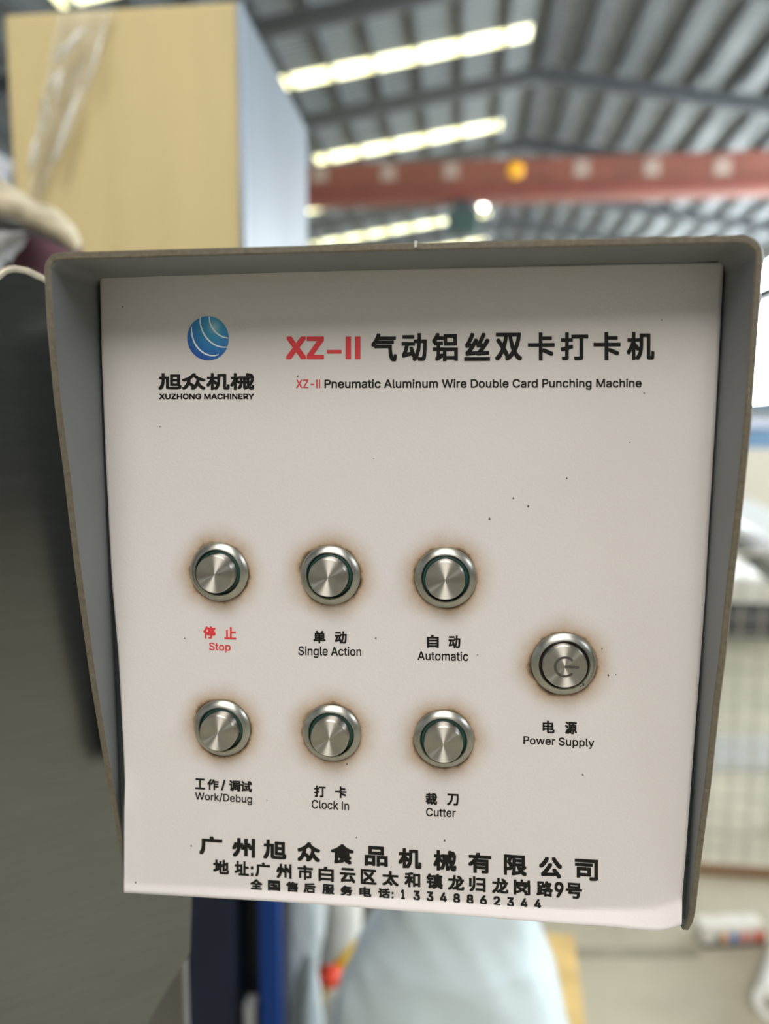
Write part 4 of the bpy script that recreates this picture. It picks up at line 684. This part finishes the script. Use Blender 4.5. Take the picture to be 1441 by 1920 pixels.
# yellow pole with a red collar leaning in front of the white sack
DP = 1.10
yp = thing('yellow_pole', at_z(575, 2200, 0.0) * 0 + Vector((at(590, 1880, DP).x, DP, 0)), 'short yellow pole with a red collar leaning between the plastic sacks', 'pole')
a0, a1, a2 = at(680, 1770, DP + 0.03), at(614, 1838, DP), at(592, 1890, DP - 0.01); foot = Vector((at(585, 1900, DP).x - 0.02, DP - 0.04, 0.0))
M_yel = mat('yellow_plastic', (0.75, 0.48, 0.03), 0.4)
b = nb(); tube(b, [a0, a1], 0.017, 14); obj('upper_tube', b, M_yel, yp, True)
b = nb(); tube(b, [a1, a2, foot], [0.012, 0.011, 0.010], 14); obj('lower_tube', b, mat('ochre_plastic', (0.42, 0.27, 0.05), 0.5), yp, True)
b = nb(); tube(b, [at(640, 1826, DP - 0.02), at(622, 1832, DP - 0.025), at(600, 1826, DP - 0.02)], [0.015, 0.022, 0.016], 16); o = obj('collar', b, mat('red_plastic', (0.75, 0.06, 0.02), 0.4), yp, True); o['label'] = 'red collar'
p = at(572, 1835, 0.93)
b = nb(); tube(b, [at(578, 1795, 0.905), at(566, 1840, 0.90), at(562, 1890, 0.905), Vector((at(560, 1900, 0.9).x, 0.91, 0.0))], [0.008, 0.016, 0.014, 0.014], 14)
tag(obj('shadow_tube', b, mat('shadow_grey', (0.10, 0.12, 0.13), 0.6), None, True), 'dark grey tube added as the shadow on the grey blue film bundle', 'shadow')  # added dark tube in place of a grey shadow on the film
# dark bin behind the two sacks
c0, c1 = at(674, 1720, 1.45), at(800, 1720, 1.45)
bn = thing('storage_bin', ((c0.x + c1.x) / 2, 1.5, 0), 'dark grey storage bin behind the bluish plastic sack', 'bin')
b = nb(); box(b, c0.x, c1.x, 1.45, 1.75, 0.0, 0.56, 0.006); obj('bin_body', b, mat('grey_bin_plastic', (0.16, 0.155, 0.13), 0.6), bn)
b = nb(); box(b, c0.x - 0.012, c0.x + 0.006, 1.44, 1.76, 0.0, 0.56, 0.003); obj('corner_strip', b, mat('black_corner', (0.012, 0.014, 0.014), 0.6), bn)

# ---------------------------------------------------------------- floor things at the lower right
def flat_quad(px4, z, th):
    b = nb(); prism(b, [at_z(x, y, z) for x, y in px4], (0, 0, th)); return b
tag(obj('cardboard_sheet', flat_quad([(905, 1745), (1075, 1755), (1100, 1960), (905, 1960)], 0.001, 0.004), mat('yellowed_cardboard', (0.62, 0.44, 0.17), 0.8, 0, 0.25, 9)), 'flat yellowish cardboard sheet lying on the floor right of the sack', 'cardboard')
struct('trim_5', flat_quad([(800, 1778), (1310, 1778), (1310, 1795), (800, 1795)], 0.0005, 0.002), mat('dark_floor_strip', (0.24, 0.22, 0.17), 0.8, 0, 0.2, 12))  # thin flat strip, darker than the floor
# printed package
q0, q1 = at_z(1316, 1778, 0), at_z(1436, 1772, 0)
pk = thing('printed_package', (q0 + q1) / 2, 'pale package with red blue and orange printing lying on the floor beside the white roll', 'package')
u = (q1 - q0); L_ = u.length; un = u.normalized(); vn = Vector((-un.y, un.x, 0))
def pbox(b, a0_, a1_, d0, d1, z0, z1):
    prism(b, [q0 + un * a0_ + vn * d0 + Vector((0, 0, z0)), q0 + un * a1_ + vn * d0 + Vector((0, 0, z0)), q0 + un * a1_ + vn * d1 + Vector((0, 0, z0)), q0 + un * a0_ + vn * d1 + Vector((0, 0, z0))], (0, 0, z1 - z0))
hk_ = 0.055
b = nb(); pbox(b, 0, L_, 0, 0.06, 0.0, hk_); bmesh.ops.bevel(b, geom=b.edges[:], offset=0.006, segments=2, affect='EDGES'); obj('wrapper', b, mat('pale_grey_wrapper', (0.58, 0.56, 0.50), 0.4, 0, 0.1, 30), pk)
b = nb(); pbox(b, 0.002, L_ - 0.002, -0.003, 0.06, 0.0, 0.013); o = obj('dark_base', b, mat('dark_tray', (0.06, 0.055, 0.05), 0.6), pk)
for k, (f0, f1, c_) in enumerate(((0.20, 0.29, (0.16, 0.20, 0.15)), (0.30, 0.38, (0.75, 0.34, 0.14)), (0.40, 0.55, (0.16, 0.27, 0.46)), (0.58, 0.67, (0.60, 0.16, 0.14)), (0.70, 0.78, (0.55, 0.30, 0.28)), (0.80, 0.96, (0.65, 0.15, 0.11)))):
    b = nb(); pbox(b, L_ * f0, L_ * f1, -0.0015, 0.0, 0.014, 0.042); obj('print_patch', b, mat('print_colour_%d' % k, c_, 0.5), pk)
# white roll
r0, r1 = at_z(1449, 1885, 0.045), at_z(1492, 1740, 0.045)
wr = thing('plastic_roll', Vector((r0.x, r0.y, 0)), 'white roll lying on the floor at the right edge near the printed package', 'roll')
b = nb(); tube(b, [r0, r1], 0.044, 32); obj('film', b, plastic('white_roll_film', (0.82, 0.82, 0.80)), wr, True, auto=40)
dr = (r1 - r0).normalized()
b = nb(); tube(b, [r0 - dr * 0.002, r0 + dr * 0.01], 0.022, 24); obj('core', b, mat('grey_cardboard_core', (0.35, 0.34, 0.28), 0.8), wr, True, auto=40)

# ---------------------------------------------------------------- wire fence and what stands behind it
DF = 1.99
M_wire = mat('galvanised_wire', (0.42, 0.41, 0.35), 0.5, 0.5)
fx0, fx1 = 0.42, 2.10
wf = thing('wire_fence', (1.2, DF, 0), 'wire mesh fence panel with a brown bottom rail right of the control box', 'fence')
b = nb(); x = fx0 + 0.03
while x < fx1: box(b, x - 0.002, x + 0.002, DF - 0.002, DF + 0.002, 0.03, 1.02); x += 0.060
z = 0.085
while z < 1.0: box(b, fx0, fx1, DF - 0.005, DF - 0.002, z - 0.002, z + 0.002); z += 0.058
obj('wire_mesh', b, M_wire, wf)
b = nb(); box(b, fx0 - 0.02, fx1 + 0.02, DF - 0.012, DF + 0.012, 0.0, 0.030, 0.003); o = obj('bottom_rail', b, mat('brown_rail_paint', (0.16, 0.085, 0.035), 0.6), wf); o['label'] = 'brown bottom rail'
b = nb(); box(b, fx0 - 0.02, fx1 + 0.02, DF - 0.008, DF + 0.008, 1.02, 1.035, 0.003); obj('top_rail', b, M_wire, wf)
for xx in (fx0 - 0.01, fx1 + 0.01):
    b = nb(); box(b, xx - 0.015, xx + 0.015, DF - 0.015, DF + 0.015, 0.0, 1.03, 0.003); obj('post', b, M_wire, wf)
# grey plate on the floor
tag(obj('steel_plate', flat_quad([(1100, 1443), (1470, 1446), (1470, 1381), (1100, 1378)], 0.001, 0.006), mat('grey_floor_plate', (0.30, 0.31, 0.28), 0.6)), 'flat grey steel plate on the floor behind the wire fence', 'plate')
# dark chest with a white top
DK = 4.7
x0, x1 = at(1150, 1150, DK).x, 4.6
ch = thing('storage_chest', ((x0 + x1) / 2, DK, 0), 'dark low chest with a white top behind the wire fence', 'chest')
zt_, zm_ = at(1400, 1086, DK).z, at(1400, 1131, DK).z
b = nb(); box(b, x0, x1, DK, DK + 0.7, 0.0, zm_, 0.01); obj('chest_body', b, mat('dark_slate_paint', (0.045, 0.055, 0.065), 0.6), ch)
b = nb(); box(b, x0 - 0.01, x1 + 0.01, DK - 0.012, DK + 0.71, zm_, zt_, 0.01); o = obj('lid', b, mat('white_lid', (0.78, 0.77, 0.70), 0.5), ch); o['label'] = 'white lid'
b = nb(); zz = 0.5 * zm_ - 0.02; box(b, x0, x1, DK - 0.02, DK, zz - 0.03, zz + 0.03); obj('front_rib', b, mat('grey_rib', (0.11, 0.11, 0.11), 0.6), ch)
# steel table
TZ = 0.95
t0, t1 = at_z(1340, 955, TZ), at_z(1500, 1058, TZ); back = Vector((0.55, 0.9, 0)).normalized() * 0.8
tb = thing('steel_table', Vector((t0.x, t0.y, 0)), 'pale steel table with a bright rounded edge right of the control box', 'table')
b = nb(); prism(b, [t0, t1, t1 + back, t0 + back], (0, 0, -0.03)); obj('tabletop', b, mat('pale_table_steel', (0.36, 0.38, 0.36), 0.7), tb)
b = nb(); tube(b, [t0 - Vector((0, 0, .02)), t1 - Vector((0, 0, .02))], 0.034, 16); o = obj('rounded_edge', b, mat('white_edge_trim', (0.72, 0.75, 0.80), 0.4), tb, True); o['label'] = 'bright white rounded edge'
b = nb(); prism(b, [t0 + back * .02, t1 + back * .02, t1 + back * .05, t0 + back * .05], (0, 0, -0.15)); obj('under_table_shade', b, mat('table_shadow_grey', (0.17, 0.19, 0.18), 0.6), tb)  # added dark panel stands in for the shadow below the tabletop
for q in (t0, t1, t1 + back):
    cc = (t0 + t1 + back) / 1; mid = (t0 + t1) / 2 + back / 2; q2 = q + (mid - q) * 0.03
    b = nb(); tube(b, [(q2.x, q2.y, 0), (q2.x, q2.y, TZ - 0.03)], 0.02, 12); obj('leg', b, M_wire, tb)
# blue machine far behind
bx, by = at(1300, 820, 11.0).x, 11.0
bm_ = thing('blue_machine', (bx + 2, by, 0), 'long low blue machine far behind by the window wall', 'machine')
b = nb(); box(b, bx, bx + 4.2, by, by + 1.0, 0.0, at(1420, 803, by).z, 0.03); obj('machine_body', b, mat('steel_blue_paint', (0.12, 0.22, 0.36), 0.5, 0, 0.15, 2), bm_)
b = nb(); box(b, bx - 0.05, bx + 4.25, by - 0.05, by + 1.05, at(1420, 803, by).z, at(1420, 786, by).z, 0.02); obj('machine_top', b, mat('lavender_grey_top', (0.50, 0.53, 0.66), 0.5), bm_)
b = nb(); box(b, bx - 0.02, bx + 4.22, by - 0.03, by, 0.02, at(1420, 841, by).z, 0.01); obj('front_panel', b, mat('tan_panel', (0.55, 0.50, 0.42), 0.6), bm_)
